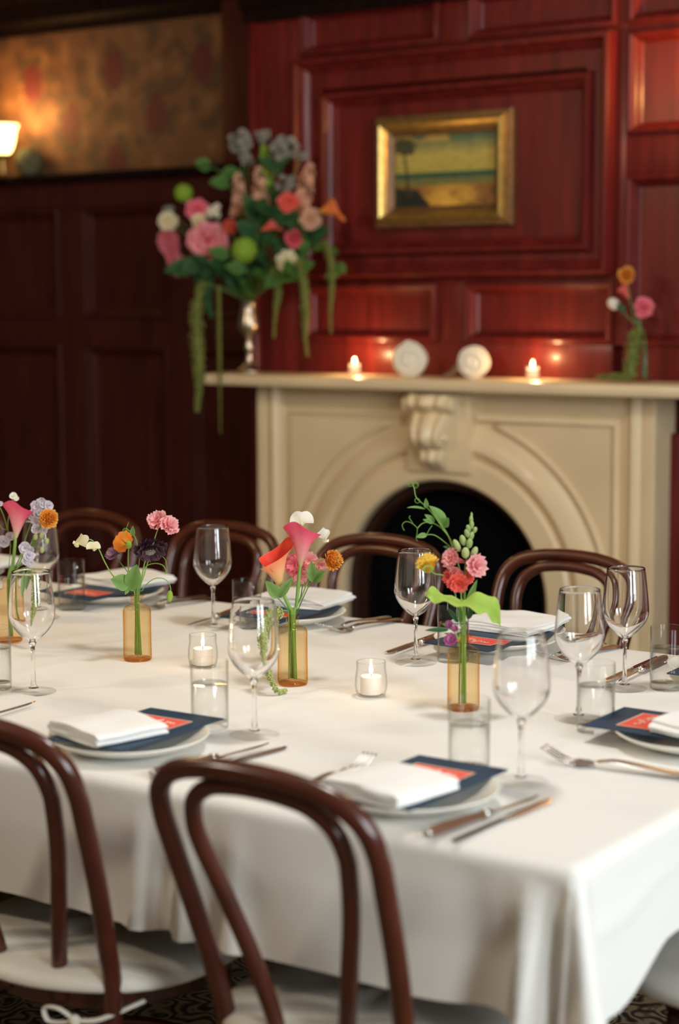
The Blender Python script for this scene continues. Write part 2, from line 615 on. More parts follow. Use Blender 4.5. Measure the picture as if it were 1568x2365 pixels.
PROF_A = [(0.0, 0.034), (0.006, 0.044), (0.014, 0.046), (0.022, 0.040), (0.026, 0.026), (0.040, 0.018), (0.044, 0.009), (0.05, 0.006)]
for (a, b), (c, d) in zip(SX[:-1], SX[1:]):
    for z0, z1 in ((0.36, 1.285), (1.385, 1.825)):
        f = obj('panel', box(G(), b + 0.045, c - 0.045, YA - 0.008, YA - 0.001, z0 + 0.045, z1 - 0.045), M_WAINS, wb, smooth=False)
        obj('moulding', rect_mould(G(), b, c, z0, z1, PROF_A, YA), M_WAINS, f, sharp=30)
# cornice
def cornice(name, parent, x0, x1, Y, z0, prof):
    g = G()
    n = len(prof)
    vs = []
    for x in (x0, x1):
        vs += [(x, Y - o, z0 + h) for o, h in prof]
    fs = [(i, i + 1, n + i + 1, n + i) for i in range(n - 1)]
    fs += [tuple(range(n)), tuple(range(2 * n - 1, n - 1, -1))]
    g.add(vs, fs)
    return obj(name, g, M_DARKW, parent, sharp=30)
CPROF = [(0.0, 0.0), (0.03, 0.0), (0.035, 0.03), (0.055, 0.05), (0.06, 0.12), (0.075, 0.14), (0.12, 0.21), (0.125, 0.25), (0.16, 0.30), (0.17, 0.43), (0.10, 0.46), (0.08, 0.883), (0.0, 0.883)]
cornice('cornice', wb, XL, -3.925, YA, 2.517, CPROF)

# ---------------------------------------------------------------- the panelled chimney breast
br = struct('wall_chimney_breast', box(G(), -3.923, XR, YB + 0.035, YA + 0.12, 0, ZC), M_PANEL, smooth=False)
def bst(name, x0, x1, z0, z1, out=0.0, m=M_PANEL):
    return piece(name, x0, x1, YB - out, YB + 0.035, z0, z1, m=m, parent=br)
bst('stile', -3.923, -3.705, 0.0, 2.404)
obj('corner_bead', tube(G(), [(-3.902, YB - 0.004, 0.0), (-3.902, YB - 0.004, 2.404)], 0.017, 14), M_PANEL, br)
bst('rail', -3.705, XR, 2.26, 2.275)
bst('stile', -3.150, -3.045, 2.275, 2.404)
bst('stile', -2.520, -2.485, 1.315, 2.404, out=0.0008)
bst('stile', -3.158, -3.055, 1.315, 1.51)
bst('rail', -3.705, -2.52, 1.51, 1.53)
bst('rail', -3.705, -2.52, 1.19, 1.315, out=0.006)
bst('rail', -2.485, -1.75, 1.832, 1.948)
bst('rail', -1.62, XR, 1.832, 1.948)
bst('rail', -2.485, XR, 1.19, 1.31)
bst('stile', -1.75, -1.62, 1.31, 2.26)
bst('stile', -2.44, -2.28, 0.0, 1.05)
bst('rail', -2.28, XR, 1.05, 1.19)
cornice('cornice', br, -3.93, XR, YB + 0.02, 2.404, [(0.0, 0.0), (0.045, 0.0), (0.05, 0.035), (0.07, 0.06), (0.075, 0.16), (0.10, 0.19), (0.15, 0.27), (0.155, 0.34), (0.20, 0.40), (0.21, 0.543), (0.12, 0.58), (0.10, 0.996), (0.0, 0.996)])
PROF_B = [(0.0, 0.0), (0.004, 0.010), (0.012, 0.013), (0.020, 0.009), (0.024, 0.0), (0.030, -0.006), (0.034, -0.024), (0.040, -0.030)]
def panel(x0, x1, z0, z1, prof=PROF_B):
    e = prof[-1][0] - 0.004
    f = obj('panel', box(G(), x0 + e, x1 - e, YB + 0.029, YB + 0.0345, z0 + e, z1 - e), M_PANEL, br, smooth=False)
    obj('moulding', rect_mould(G(), x0, x1, z0, z1, prof, YB), M_PANEL, f, sharp=32)
panel(-3.705, -3.150, 2.275, 2.43)
panel(-3.045, -2.520, 2.275, 2.43)
panel(-2.485, -1.75, 2.275, 2.43)
panel(-3.705, -3.158, 1.315, 1.51)
panel(-3.055, -2.520, 1.315, 1.51)
panel(-2.485, -1.75, 1.948, 2.26)
panel(-2.485, -1.75, 1.31, 1.832)
panel(-1.62, XR, 1.948, 2.26)
panel(-1.62, XR, 1.31, 1.832)
panel(-2.28, XR, 0.15, 1.05)
# the large raised frame over the mantel
PROF_C = [(0.0, 0.0), (0.0, 0.046), (0.006, 0.056), (0.016, 0.056), (0.022, 0.046), (0.026, 0.026), (0.040, 0.018), (0.046, 0.008), (0.05, 0.006)]
PROF_D = [(0.0, 0.006), (0.004, 0.026), (0.012, 0.036), (0.022, 0.034), (0.028, 0.022), (0.034, 0.012), (0.044, 0.006), (0.048, -0.010), (0.056, -0.014)]
pm = obj('panel', box(G(), -3.565, -2.645, YB + 0.013, YB + 0.034, 1.65, 2.10), M_PANEL, br, smooth=False)
obj('moulding', rect_mould(G(), -3.705, -2.520, 1.53, 2.26, PROF_C, YB), M_PANEL, pm, sharp=32)
obj('frame_board', rect_mould(G(), -3.657, -2.568, 1.578, 2.212, [(0.0, 0.007), (0.052, 0.007)], YB), M_PANEL, pm, sharp=32)
obj('moulding', rect_mould(G(), -3.612, -2.590, 1.60, 2.150, PROF_D, YB), M_PANEL, pm, sharp=32)

# ================================================================== FIREPLACE
XC, ZA, RA = -3.072, 0.49, 0.385
FY = 5.0
fp = thing('fireplace', 'cream marble fireplace with arched opening and carved keystone under a long mantel shelf', 'fireplace', (XC, FY, 0))
fo = (XC, FY, 0)
# spandrels
def spandrel(s):
    g = G()
    n = 30
    vs, fs = [], []
    R = 0.575
    for i in range(n + 1):
        a = PI / 2 * i / n
        dx = R * math.sin(a) if i < n else R
        z = ZA + R * math.cos(a)
        vs += [(s * dx, 0.004, z), (s * dx, 0.004, 1.10), (s * dx, 0.09, z), (s * dx, 0.09, 1.10)]
    k = len(vs)
    for i in range(n):
        b = 4 * i
        fs += [(b, b + 4, b + 5, b + 1), (b + 2, b + 3, b + 7, b + 6), (b, b + 2, b + 6, b + 4)]
    g.add(vs, fs)
    box(g, min(s * R, s * 0.64), max(s * R, s * 0.64), 0.004, 0.09, 0.0, 1.10)
    obj('spandrel_panel', g, M_MARBLE, fp, sharp=30)
    gm = G()
    # raised bead that outlines the spandrel
    pts = [(s * 0.13, -0.0, ZA + 0.60), (s * 0.13, 0.0, 1.075), (s * 0.615, 0.0, 1.075), (s * 0.615, 0.0, 0.02)]
    tube(gm, pts, 0.009, 6)
    arc = [(s * 0.60 * math.sin(PI / 2 * i / 24), 0.0, ZA + 0.60 * math.cos(PI / 2 * i / 24)) for i in range(5, 25)]
    tube(gm, arc, 0.009, 6)
    obj('panel_bead', gm, M_MARBLE, fp)
spandrel(-1)
spandrel(1)
# arch mouldings swept along the opening
def sweep_arch(g, prof):
    path = [(-1, 0.0)] + [(a, None) for a in [PI * i / 60 for i in range(61)]] + [(1, 0.0)]
    rows = []
    for p in path:
        row = []
        for r, y in prof:
            if p[1] is None:
                row.append((-r * math.cos(p[0]), y, ZA + r * math.sin(p[0])))
            else:
                row.append((p[0] * r, y, 0.0))
        rows.append(row)
    n = len(prof)
    vs = [q for row in rows for q in row]
    fs = []
    for i in range(len(rows) - 1):
        for k in range(n - 1):
            a = i * n + k
            fs.append((a, a + 1, a + n + 1, a + n))
    return g.add(vs, fs)
obj('arch_moulding', sweep_arch(G(), [(0.385, 0.09), (0.385, -0.008), (0.392, -0.016), (0.462, -0.016), (0.470, -0.010), (0.474, 0.006), (0.484, 0.006), (0.490, -0.012), (0.505, -0.022), (0.535, -0.018), (0.560, -0.006), (0.577, 0.004)]), M_MARBLE, fp, sharp=30)
obj('iron_arch', sweep_arch(G(), [(0.386, 0.025), (0.372, 0.020), (0.355, 0.030), (0.350, 0.06), (0.350, 0.09)]), M_IRON, fp, sharp=30)
obj('firebox', box(G(), -0.386, 0.386, 0.088, 0.096, 0.0, ZA + 0.386), M_SOOT, fp, smooth=False)
# pilasters
for s in (-1, 1):
    pr = [(0.64, 0.09), (0.64, 0.004), (0.645, -0.006), (0.655, -0.006), (0.662, -0.014), (0.675, -0.022), (0.688, -0.018), (0.700, -0.008), (0.712, -0.012), (0.745, -0.012), (0.748, -0.008), (0.748, 0.13)]
    vs = [(s * x, y, z) for z in (0.0, 1.168) for x, y in pr]
    n = len(pr)
    fs = [((i, i + 1, n + i + 1, n + i) if s > 0 else (i + 1, i, n + i, n + i + 1)) for i in range(n - 1)]
    obj('pilaster', G().add(vs, fs), M_MARBLE, fp, sharp=25)
obj('frieze_band', box(G(), -0.745, 0.745, -0.002, 0.09, 1.10, 1.169), M_MARBLE, fp, bevel=0.003)
# keystone corbel
g = G()
box(g, -0.118, 0.118, -0.034, 0.06, 0.905, 1.160)
obj('keystone', g, M_MARBLE, fp, bevel=0.006)
def corbel(u, v):
    z = 1.158 - 0.245 * u
    prof = [(0, 0.085), (0.06, 0.10), (0.14, 0.105), (0.20, 0.085), (0.24, 0.06), (0.30, 0.075), (0.45, 0.10), (0.58, 0.105), (0.66, 0.09), (0.72, 0.05), (0.76, 0.055), (0.86, 0.06), (0.95, 0.035), (1.0, 0.0)]
    for (a, p), (b, q) in zip(prof[:-1], prof[1:]):
        if u <= b + 1e-6:
            d = p + (q - p) * (u - a) / (b - a)
            break
    w = 0.092 * (1 - 0.62 * u ** 1.3)
    x = w * (2 * v - 1)
    lob = 0.80 + 0.20 * abs(math.cos(2.5 * PI * (v - 0.5)))
    edge = (1 - abs(2 * v - 1) ** 6)
    return (x, -0.034 - d * lob * edge, z)
g = gridsurf(G(), corbel, 44, 32)
for s in (-1, 1):
    for zz, r in ((1.125, 0.026), (1.02, 0.016)):
        lathe(g, [(0, -0.02), (r, -0.02), (r, 0.0), (r * 0.6, 0.008), (0, 0.004)], 16, M=TM((s * (0.088 if zz > 1.1 else 0.060), -0.085, zz), frame((s, 0, 0))))
obj('corbel_scroll', g, M_MARBLE, fp, sharp=50)
# shelf with a rounded left corner
def rounded_rect(x0, x1, y0, y1, r, n=6):
    pts = []
    for cx, cy, a0 in ((x0 + r, y0 + r, PI), (x1 - r, y0 + r, 1.5 * PI), (x1 - 0.002, y1 - 0.002, 0), (x0 + 0.002, y1 - 0.002, PI / 2)):
        rr = r if cy < (y0 + y1) / 2 else 0.002
        for k in range(n + 1):
            a = a0 + PI / 2 * k / n
            pts.append((cx + rr * math.cos(a), cy + rr * math.sin(a)))
    return pts
def slab(g, pts, prof):
    """prof: list of (inset, z) from below to above; inset shrinks towards the centroid."""
    cx = sum(p[0] for p in pts) / len(pts)
    cy = sum(p[1] for p in pts) / len(pts)
    n = len(pts)
    vs, fs = [], []
    for ins, z in prof:
        for p in pts:
            d = Vector((p[0] - cx, p[1] - cy))
            sx = max(0.0, 1 - ins / max(1e-6, abs(d.x))) if abs(d.x) > ins else 0
            sy = max(0.0, 1 - ins / max(1e-6, abs(d.y))) if abs(d.y) > ins else 0
            vs.append((cx + d.x * sx, cy + d.y * sy, z))
    for k in range(len(prof) - 1):
        for i in range(n):
            j = (i + 1) % n
            fs.append((k * n + i, k * n + j, (k + 1) * n + j, (k + 1) * n + i))
    fs.append(tuple(range(n - 1, -1, -1)))
    fs.append(tuple((len(prof) - 1) * n + i for i in range(n)))
    return g.add(vs, fs)
SHZ = 1.208
g = slab(G(), rounded_rect(-0.925, 0.925, -0.135, 0.094, 0.05), [(0.012, 1.169), (0.004, 1.172), (0.0, 1.180), (0.0, 1.198), (0.004, 1.205), (0.012, SHZ)])
obj('mantel_shelf', g, M_MARBLE, fp, sharp=35)

# ================================================================== TABLE
TX0, TX1, TY0, TY1, TZ = -4.30, -1.0, 1.95, 3.29, 0.76
tb = thing('dining_table', 'long dining table hidden beneath the white cloth', 'table', ((TX0 + TX1) / 2, (TY0 + TY1) / 2, 0))
to = tb.location
obj('tabletop', box(G(), TX0 + 0.02, TX1 - 0.02, TY0 + 0.02, TY1 - 0.02, TZ - 0.034, TZ - 0.004), M_DARKW, tb, origin=to, bevel=0.004)
for sx in (TX0 + 0.45, TX1 - 0.55):
    for sy in (TY0 + 0.42, TY1 - 0.42):
        obj('leg', lathe(G(), [(0, 0), (0.03, 0), (0.034, 0.1), (0.042, 0.6), (0.045, TZ - 0.034), (0, TZ - 0.034)], 12, M=TM((sx, sy, 0))), M_DARKW, tb, origin=to)

# tablecloth: one flat sheet mapped over the table and down its sides
DROP = 0.203
def make_cloth():
    RE = 0.020
    xs, ys = [], []
    def axis(lo, hi, step):
        out = []
        def lin(a, b, n):
            return [a + (b - a) * i / n for i in range(n)]
        out += lin(lo - DROP, lo - 0.02, 10) + lin(lo - 0.02, lo + 0.02, 8)
        out += lin(lo + 0.02, hi - 0.02, max(2, int((hi - lo) / step))) + lin(hi - 0.02, hi + 0.02, 8)
        out += lin(hi + 0.02, hi + DROP, 14) + [hi + DROP]
        return out
    xs = axis(TX0, TX1, 0.016)
    ys = axis(TY0, TY1, 0.02)
    from mathutils import noise as NZ
    ix0, ix1, iy0, iy1 = TX0 + RE, TX1 - RE, TY0 + RE, TY1 - RE
    def gauss(x, c, w):
        return math.exp(-((x - c) / w) ** 2)
    def drape(base, n, e, s, corner=0.0):
        """e metres of cloth beyond the inset edge point base, along outward normal n."""
        arc = RE * PI / 2
        if e <= arc:
            a = e / RE
            return Vector((base[0] + n[0] * RE * math.sin(a), base[1] + n[1] * RE * math.sin(a), TZ - RE * (1 - math.cos(a))))
        h = e - arc
        t = h / DROP
        out = RE + s * min(1.0, t) ** 0.9
        z = TZ - RE - h * (1 - 0.10 * corner)
        return Vector((base[0] + n[0] * out, base[1] + n[1] * out, z))
    def f(u, v):
        du = u - ix1 if u > ix1 else (u - ix0 if u < ix0 else 0.0)
        dv = v - iy1 if v > iy1 else (v - iy0 if v < iy0 else 0.0)
        if du == 0 and dv == 0:
            z = TZ
            # press folds and faint waves in the linen
            for c in (-3.6, -3.0, -2.42, -1.86, -1.30):
                z += 0.0021 * gauss(u, c + 0.01 * NZ.noise(Vector((v * 2, c, 0))), 0.010)
            for c in (2.28, 2.62, 2.95):
                z += 0.0021 * gauss(v, c + 0.01 * NZ.noise(Vector((u * 2, c, 5))), 0.010)
            z += 0.0022 * NZ.noise(Vector((u * 3.1, v * 4.3, 0.3))) + 0.0009 * NZ.noise(Vector((u * 9, v * 7 + u * 3, 2.3)))
            ed = min(u - ix0, ix1 - u, v - iy0, iy1 - v)
            k = min(1.0, max(0.0, ed / 0.05))
            return Vector((u, v, TZ + (z - TZ) * k))
        if dv != 0 and du == 0:
            n = (0, 1 if dv > 0 else -1)
            s = 0.006 + 0.011 * NZ.noise(Vector((u * 5.5, 1.0, 0))) + 0.006 * NZ.noise(Vector((u * 15, 2.0, abs(dv) * 4)))
            if dv < 0:
                # soft pleats between the chairs and near the corner
                for c, w, a in ((-1.72, 0.020, 0.020), (-1.68, 0.016, -0.016), (-1.635, 0.018, 0.021), (-1.59, 0.018, -0.017), (-1.545, 0.022, 0.018), (-1.16, 0.055, -0.016), (-1.16, 0.03, -0.012), (-1.078, 0.024, 0.064), (-1.040, 0.015, -0.020)):
                    s += a * gauss(u, c + (0.25 * (abs(dv))) * (0.4 if c > -1.3 else 0.15), w * (0.5 + 3 * abs(dv)))
                s += 0.0035 * gauss(abs(dv), 0.112, 0.005)
            return drape((u, iy0 if dv < 0 else iy1), n, abs(dv), s)
        if du != 0 and dv == 0:
            n = (1 if du > 0 else -1, 0)
            s = 0.008 + 0.010 * NZ.noise(Vector((v * 5.5, 4.0, 0))) + 0.004 * NZ.noise(Vector((v * 15, 6.0, 0)))
            if du > 0:
                s += 0.010 * gauss(abs(du), 0.105 - 0.02 * (v - 2.0), 0.012)
                q = min(1.0, max(0.0, (v - 2.04) / 0.16))
                q = q * q * (3 - 2 * q)
                return drape((ix1, v), n, abs(du) * (1 - 0.27 * q), s + 0.012 * q)
            return drape((ix0 if du < 0 else ix1, v), n, abs(du), s)
        ph = math.atan2(abs(dv), abs(du))
        # Chebyshev radius keeps the square hem; the fan falls as a flared fold
        rho = math.hypot(du, dv)
        k = math.sin(2 * ph)
        n = (math.cos(ph) * (1 if du > 0 else -1), math.sin(ph) * (1 if dv > 0 else -1))
        s = 0.008 + 0.075 * k ** 0.8 - 0.028 * math.exp(-((ph - 1.15) / 0.16) ** 2) - 0.02 * math.exp(-((ph - 0.42) / 0.14) ** 2)
        return drape((ix1 if du > 0 else ix0, iy1 if dv > 0 else iy0), n, rho, s, k)
    g = G()
    for u in xs:
        for v in ys:
            g.v.append(tuple(f(u, v)))
            g.t.append(0.0)
    nv = len(ys)
    for i in range(len(xs) - 1):
        for j in range(nv - 1):
            a = i * nv + j
            g.f.append((a, a + nv, a + nv + 1, a + 1))
    o = obj('tablecloth', g, M_CLOTH)
    return tag(o, 'white linen tablecloth hanging over the sides of the long dining table', 'tablecloth')
make_cloth()

# ================================================================== CHAIRS
def mirror_path(half):
    """half: points from the left foot up to the crown (last has x=0); mirrored to the right."""
    L = [(-abs(x), y, z) for x, y, z in half]
    return L + [(abs(x), y, z) for x, y, z in reversed(half[:-1])]
def make_chair(label):
    t = thing('bentwood_chair', label, 'chair', group='bentwood dining chairs')
    # seat
    g = G()
    sp = []
    for i in range(48):
        a = 2 * PI * i / 48
        sp.append((0.190 * math.cos(a), 0.195 * math.sin(a)))
    slab(g, sp, [(0.004, 0.412), (0.0, 0.417), (0.0, 0.440), (0.006, 0.446)])
    obj('seat_frame', g, M_BENT, t, sharp=35)
    g = G()
    def cush(u, v):
        a = 2 * PI * v
        ph = PI * (u - 0.5)
        q = 0.232
        cz = math.sin(ph)
        cr = max(0.0, math.cos(ph)) ** 0.38
        rx = q * cr * (abs(math.cos(a)) ** 4 + abs(math.sin(a)) ** 4) ** -0.12
        puff = 0.028 if cz > 0 else 0.016
        return (rx * math.cos(a), rx * math.sin(a) * 1.02, 0.462 + puff * (abs(cz) ** 0.8) * (1 if cz > 0 else -1) + 0.002 * math.sin(5 * a))
    gridsurf(g, cush, 16, 48)
    obj('seat_cushion', g, M_CUSH, t)
    # outer hoop running down into the back legs
    half = [(0.172, -0.262, 0.0), (0.160, -0.215, 0.22), (0.154, -0.190, 0.44), (0.157, -0.205, 0.53), (0.167, -0.235, 0.63), (0.175, -0.270, 0.73), (0.177, -0.288, 0.782), (0.167, -0.303, 0.822), (0.134, -0.314, 0.850), (0.072, -0.320, 0.865), (0.0, -0.322, 0.869)]
    P = smooth_path(mirror_path(half), 6)
    obj('back_hoop', tube(G(), P, 0.0145, 14), M_BENT, t)
    half = [(0.052, -0.186, 0.425), (0.062, -0.200, 0.50), (0.083, -0.222, 0.59), (0.107, -0.250, 0.68), (0.122, -0.274, 0.745), (0.124, -0.285, 0.778), (0.112, -0.297, 0.813), (0.080, -0.304, 0.835), (0.040, -0.307, 0.843), (0.0, -0.308, 0.845)]
    P = smooth_path(mirror_path(half), 6)
    obj('inner_hoop', tube(G(), P, 0.0125, 12), M_BENT, t)
    for s in (-1, 1):
        P = smooth_path([(s * 0.120, 0.125, 0.415), (s * 0.128, 0.138, 0.25), (s * 0.150, 0.165, 0.0)], 5)
        obj('leg', tube(G(), P, [0.0165 - 0.0045 * i / (len(P) - 1) for i in range(len(P))], 12), M_BENT, t)
    ring = [(0.142 * math.cos(2 * PI * i / 40), 0.150 * math.sin(2 * PI * i / 40) - 0.015, 0.26) for i in range(40)]
    obj('leg_ring', tube(G(), ring, 0.009, 8, closed=True), M_BENT, t)
    return t

chair0 = make_chair('dark bentwood chair in the foreground, its whole double hoop back in view')
chair0.location = (-1.358, 2.085, 0)
chair0.rotation_euler = (0, 0, math.radians(-2))
chl = dup(chair0, (-1.895, 2.085, 0), math.radians(3), 'bentwood chair beside the foreground chair, its cushion tied on with a cream bow')
far_labels = ['bentwood chair across the table behind the orange scabiosa vase at the dark wainscot',
              'bentwood chair across the table just left of the fireplace behind the tall empty wine glass',
              'bentwood chair across the table in front of the black fireplace opening',
              'bentwood chair across the table in front of the right jamb of the fireplace']
for x, lb in zip((-3.425, -2.955, -2.455, -1.952), far_labels):
    dup(chair0, (x, 3.40, 0), PI + math.radians(rnd.uniform(-3, 3)), lb)
dup(chair0, (-3.93, 3.40, 0), PI, 'bentwood chair across the table beside the far left vase of flowers, mostly out of sight')
dup(chair0, (-0.945, 2.53, 0), PI / 2, 'bentwood chair at the head of the table, only a cushion corner and leg showing')
# the bow that ties the left cushion on
bw = Vector((-1.895 + 0.150, 2.085 - 0.200, 0.425))
g = G()
tube(g, smooth_path([(0.03, 0.05, 0.012), (0.0, -0.015, 0.0), (-0.035, -0.03, -0.004)], 6), 0.0055, 8, flat=0.5)
tube(g, smooth_path([(-0.035, -0.03, -0.004), (-0.06, -0.035, 0.010), (-0.088, -0.035, 0.006), (-0.082, -0.035, -0.012), (-0.055, -0.033, -0.010), (-0.035, -0.03, -0.004)], 6), 0.005, 8, flat=0.5)
tube(g, smooth_path([(-0.035, -0.03, -0.004), (-0.020, -0.04, -0.02), (-0.022, -0.04, -0.05)], 6), 0.005, 8, flat=0.5)
ball(g, (-0.035, -0.031, -0.004), 0.009, 10, 6)
obj('tie_bow', g, M_CUSH, chl, origin=None).location = bw - Vector(chl.location)

# ================================================================== TABLEWARE
Z0 = TZ + 0.0012
# ---- wine glass: bowl, stem and foot
def make_wine(label):
    t = thing('wine_glass', label, 'wine glass', group='empty wine glasses')
    bowl = [(0.0050, 0.0925), (0.0135, 0.0975), (0.0255, 0.1085), (0.0350, 0.1210), (0.0402, 0.1330), (0.0415, 0.1420), (0.0411, 0.1530), (0.0391, 0.1750), (0.0363, 0.2000), (0.0338, 0.2195)]
    wall = [0.0046, 0.0042, 0.0034, 0.0027, 0.0021, 0.0017, 0.0014, 0.0011, 0.0009, 0.0009]
    inner = []
    for k, ((r, z), w) in enumerate(zip(bowl, wall)):
        r0, z0 = bowl[max(0, k - 1)]
        r1, z1 = bowl[min(len(bowl) - 1, k + 1)]
        L = math.hypot(r1 - r0, z1 - z0)
        inner.append((max(0.0012, r - w * (z1 - z0) / L), z + w * (r1 - r0) / L))
    def dense(p):
        q = smooth_path([(x, 0, z) for x, z in p], 4)
        return [(v.x, v.z) for v in q]
    prof = [(0, 0.0915)] + dense(bowl) + [(0.0334, 0.2201)] + dense(inner[::-1]) + [(0, inner[0][1])]
    obj('bowl', lathe(G(), prof, 64), M_SOLID, t)
    foot = [(0, 0.0004), (0.0390, 0.0004), (0.0402, 0.0009), (0.0402, 0.0018), (0.036, 0.0030), (0.020, 0.0050), (0.0095, 0.0080)]
    obj('foot', lathe(G(), foot, 48), M_FOOT, t)
    stem = [(0, 0.0078), (0.0095, 0.0080), (0.0052, 0.014), (0.0040, 0.024), (0.0034, 0.045), (0.0034, 0.070), (0.0042, 0.083), (0.0068, 0.0905), (0.0060, 0.0912), (0, 0.0914)]
    obj('stem', lathe(G(), stem, 40), M_SOLID, t)
    return t
WG = [
    ((-2.2839, 2.3168, 0.76), 'empty wine glass at the near left, green leaves seen through its bowl'),
    ((-2.4159, 2.9955, 0.76), 'empty wine glass in front of the chair left of the fireplace, behind the lit votive'),
    ((-1.7555, 2.2786, 0.76), 'empty wine glass with the green amaranth tassel seen through its bowl'),
    ((-1.8533, 2.9168, 0.76), 'empty wine glass with a yellow ranunculus in front of its bowl'),
    ((-1.2597, 2.2678, 0.76), 'blurred wine glass standing beside the foreground plate with the coral label'),
    ((-1.3739, 2.6689, 0.76), 'empty wine glass standing just behind the water tumbler near the head of the table'),
    ((-1.4168, 2.9297, 0.76), 'empty wine glass mirroring red panelling before the right marble jamb'),
    ((-2.814, 2.8857, 0.76), 'empty wine glass half hidden behind the lilac and orange flowers'),
]
w0 = make_wine(WG[0][1])
w0.location = (WG[0][0][0], WG[0][0][1], Z0)
for p, lb in WG[1:]:
    dup(w0, (p[0], p[1], Z0), rnd.uniform(0, 6), lb)

# ---- water tumbler: wall, solid base, water
def make_tumbler(label):
    t = thing('water_tumbler', label, 'tumbler', group='tumblers of water')
    out = [(0.0290, 0.0), (0.0302, 0.002), (0.0308, 0.01), (0.0312, 0.112)]
    prof = [(0, 0.0)] + out + [(0.0306, 0.1130), (0.0300, 0.112), (0.0296, 0.012), (0.0, 0.0118)]
    obj('glass_wall', lathe(G(), prof[1:], 48), M_TUMB, t)
    obj('glass_base', lathe(G(), [(0, 0.0003), (0.0280, 0.0003), (0.0295, 0.002), (0.0295, 0.0095), (0.028, 0.0115), (0, 0.0105)], 40), M_TUMB, t)
    obj('water', lathe(G(), [(0, 0.0125), (0.0285, 0.0128), (0.0293, 0.014), (0.0294, 0.0755), (0.0290, 0.0748), (0, 0.0745)], 48), M_WATER, t)
    return t
TB = [
    ((-1.8473, 2.2781, 0.76), 'tumbler of water standing behind the corner of the near left navy menu'),
    ((-2.8369, 3.0061, 0.76), 'tumbler of water beside the half hidden wine glass, red paper behind it'),
    ((-2.3244, 2.9952, 0.76), 'tumbler of water directly behind the wine glass with the tassel'),
    ((-1.3472, 2.2674, 0.76), 'blurred tumbler of water in front of the pink snapdragon vase'),
    ((-1.3143, 2.613, 0.76), 'tumbler of water at the head of the table overlapping a wine glass'),
    ((-1.3534, 2.9719, 0.76), 'tumbler of water with a blue menu showing through it'),
    ((-1.8044, 2.9746, 0.76), 'tumbler of water right behind the snapdragon stems'),
    ((-2.3637, 2.2988, 0.76), 'tumbler of water cut by the picture edge beside the near wine glass'),
]
t0 = make_tumbler(TB[0][1])
t0.location = (TB[0][0][0], TB[0][0][1], Z0)
for p, lb in TB[1:]:
    dup(t0, (p[0], p[1], Z0), rnd.uniform(0, 6), lb)

# ---- votive candles on the table
def make_votive(name, label, clabel, loc, cup=True, flame_mat=None, power=0.25, rs=1.0):
    t = thing(name, label, 'candle holder', loc, group='glass votive holders')
    prof = [(0.020, 0.0), (0.0245, 0.002), (0.0275, 0.010), (0.0290, 0.022), (0.0282, 0.036), (0.0262, 0.050), (0.0262, 0.062), (0.0258, 0.0635), (0.0250, 0.062), (0.0250, 0.050), (0.0270, 0.036), (0.0278, 0.022), (0.0262, 0.010), (0.0230, 0.005), (0, 0.0045)]
    prof = [(r * rs, z * rs) for r, z in prof]
    obj('glass_cup', lathe(G(), prof, 48), M_TUMB, t)
    c = thing('votive_candle', clabel, 'candle', (loc[0], loc[1], loc[2] + 0.0055 * rs), group='white votive candles')
    h = 0.032 * rs
    obj('wax', lathe(G(), [(0, 0), (0.0185 * rs, 0), (0.0192 * rs, 0.002), (0.0190 * rs, h - 0.002), (0.0175 * rs, h), (0.012 * rs, h - 0.003), (0, h - 0.004)], 32), M_WAX, c)
    obj('wick', tube(G(), [(0, 0, h - 0.004), (0.0004, 0, h + 0.003), (0.001, 0, h + 0.006)], 0.0006, 6), M_WICK, c)
    obj('flame', lathe(G(), [(0, h + 0.003), (0.0022, h + 0.005), (0.0036, h + 0.009), (0.0031, h + 0.014), (0.0015, h + 0.019), (0, h + 0.023)], 14), flame_mat, c)
    d = lamp('candle_light', 'POINT', (loc[0], loc[1], loc[2] + h + 0.042), power, (1.0, 0.60, 0.26), radius=0.006)
    return t
p = (-2.1721, 2.6601, 0.76)
make_votive('votive_holder', 'clear glass votive holder partly behind the tumbler and wine glass', 'lit white candle in the votive behind the tumbler', (p[0], p[1], Z0), flame_mat=M_FLAMET, power=0.05)
p = (-1.7601, 2.6232, 0.76)
make_votive('votive_holder', 'clear glass votive holder alone in the middle of the cloth', 'lit white candle in the lone votive mid table', (p[0], p[1], Z0), flame_mat=M_FLAMET, power=0.05)

# ---- plates
def make_plate(label):
    prof = [(0, 0.0032), (0.060, 0.0032), (0.064, 0.0), (0.070, 0.0), (0.074, 0.004), (0.095, 0.0085), (0.115, 0.0165), (0.1245, 0.0225), (0.1262, 0.0242), (0.1250, 0.0252), (0.1225, 0.0245), (0.112, 0.0190), (0.094, 0.0115), (0.074, 0.0072), (0, 0.0065)]
    o = obj('dinner_plate', lathe(G(), prof, 72), M_PLATE)
    return tag(o, label, 'plate', 'cream dinner plates')

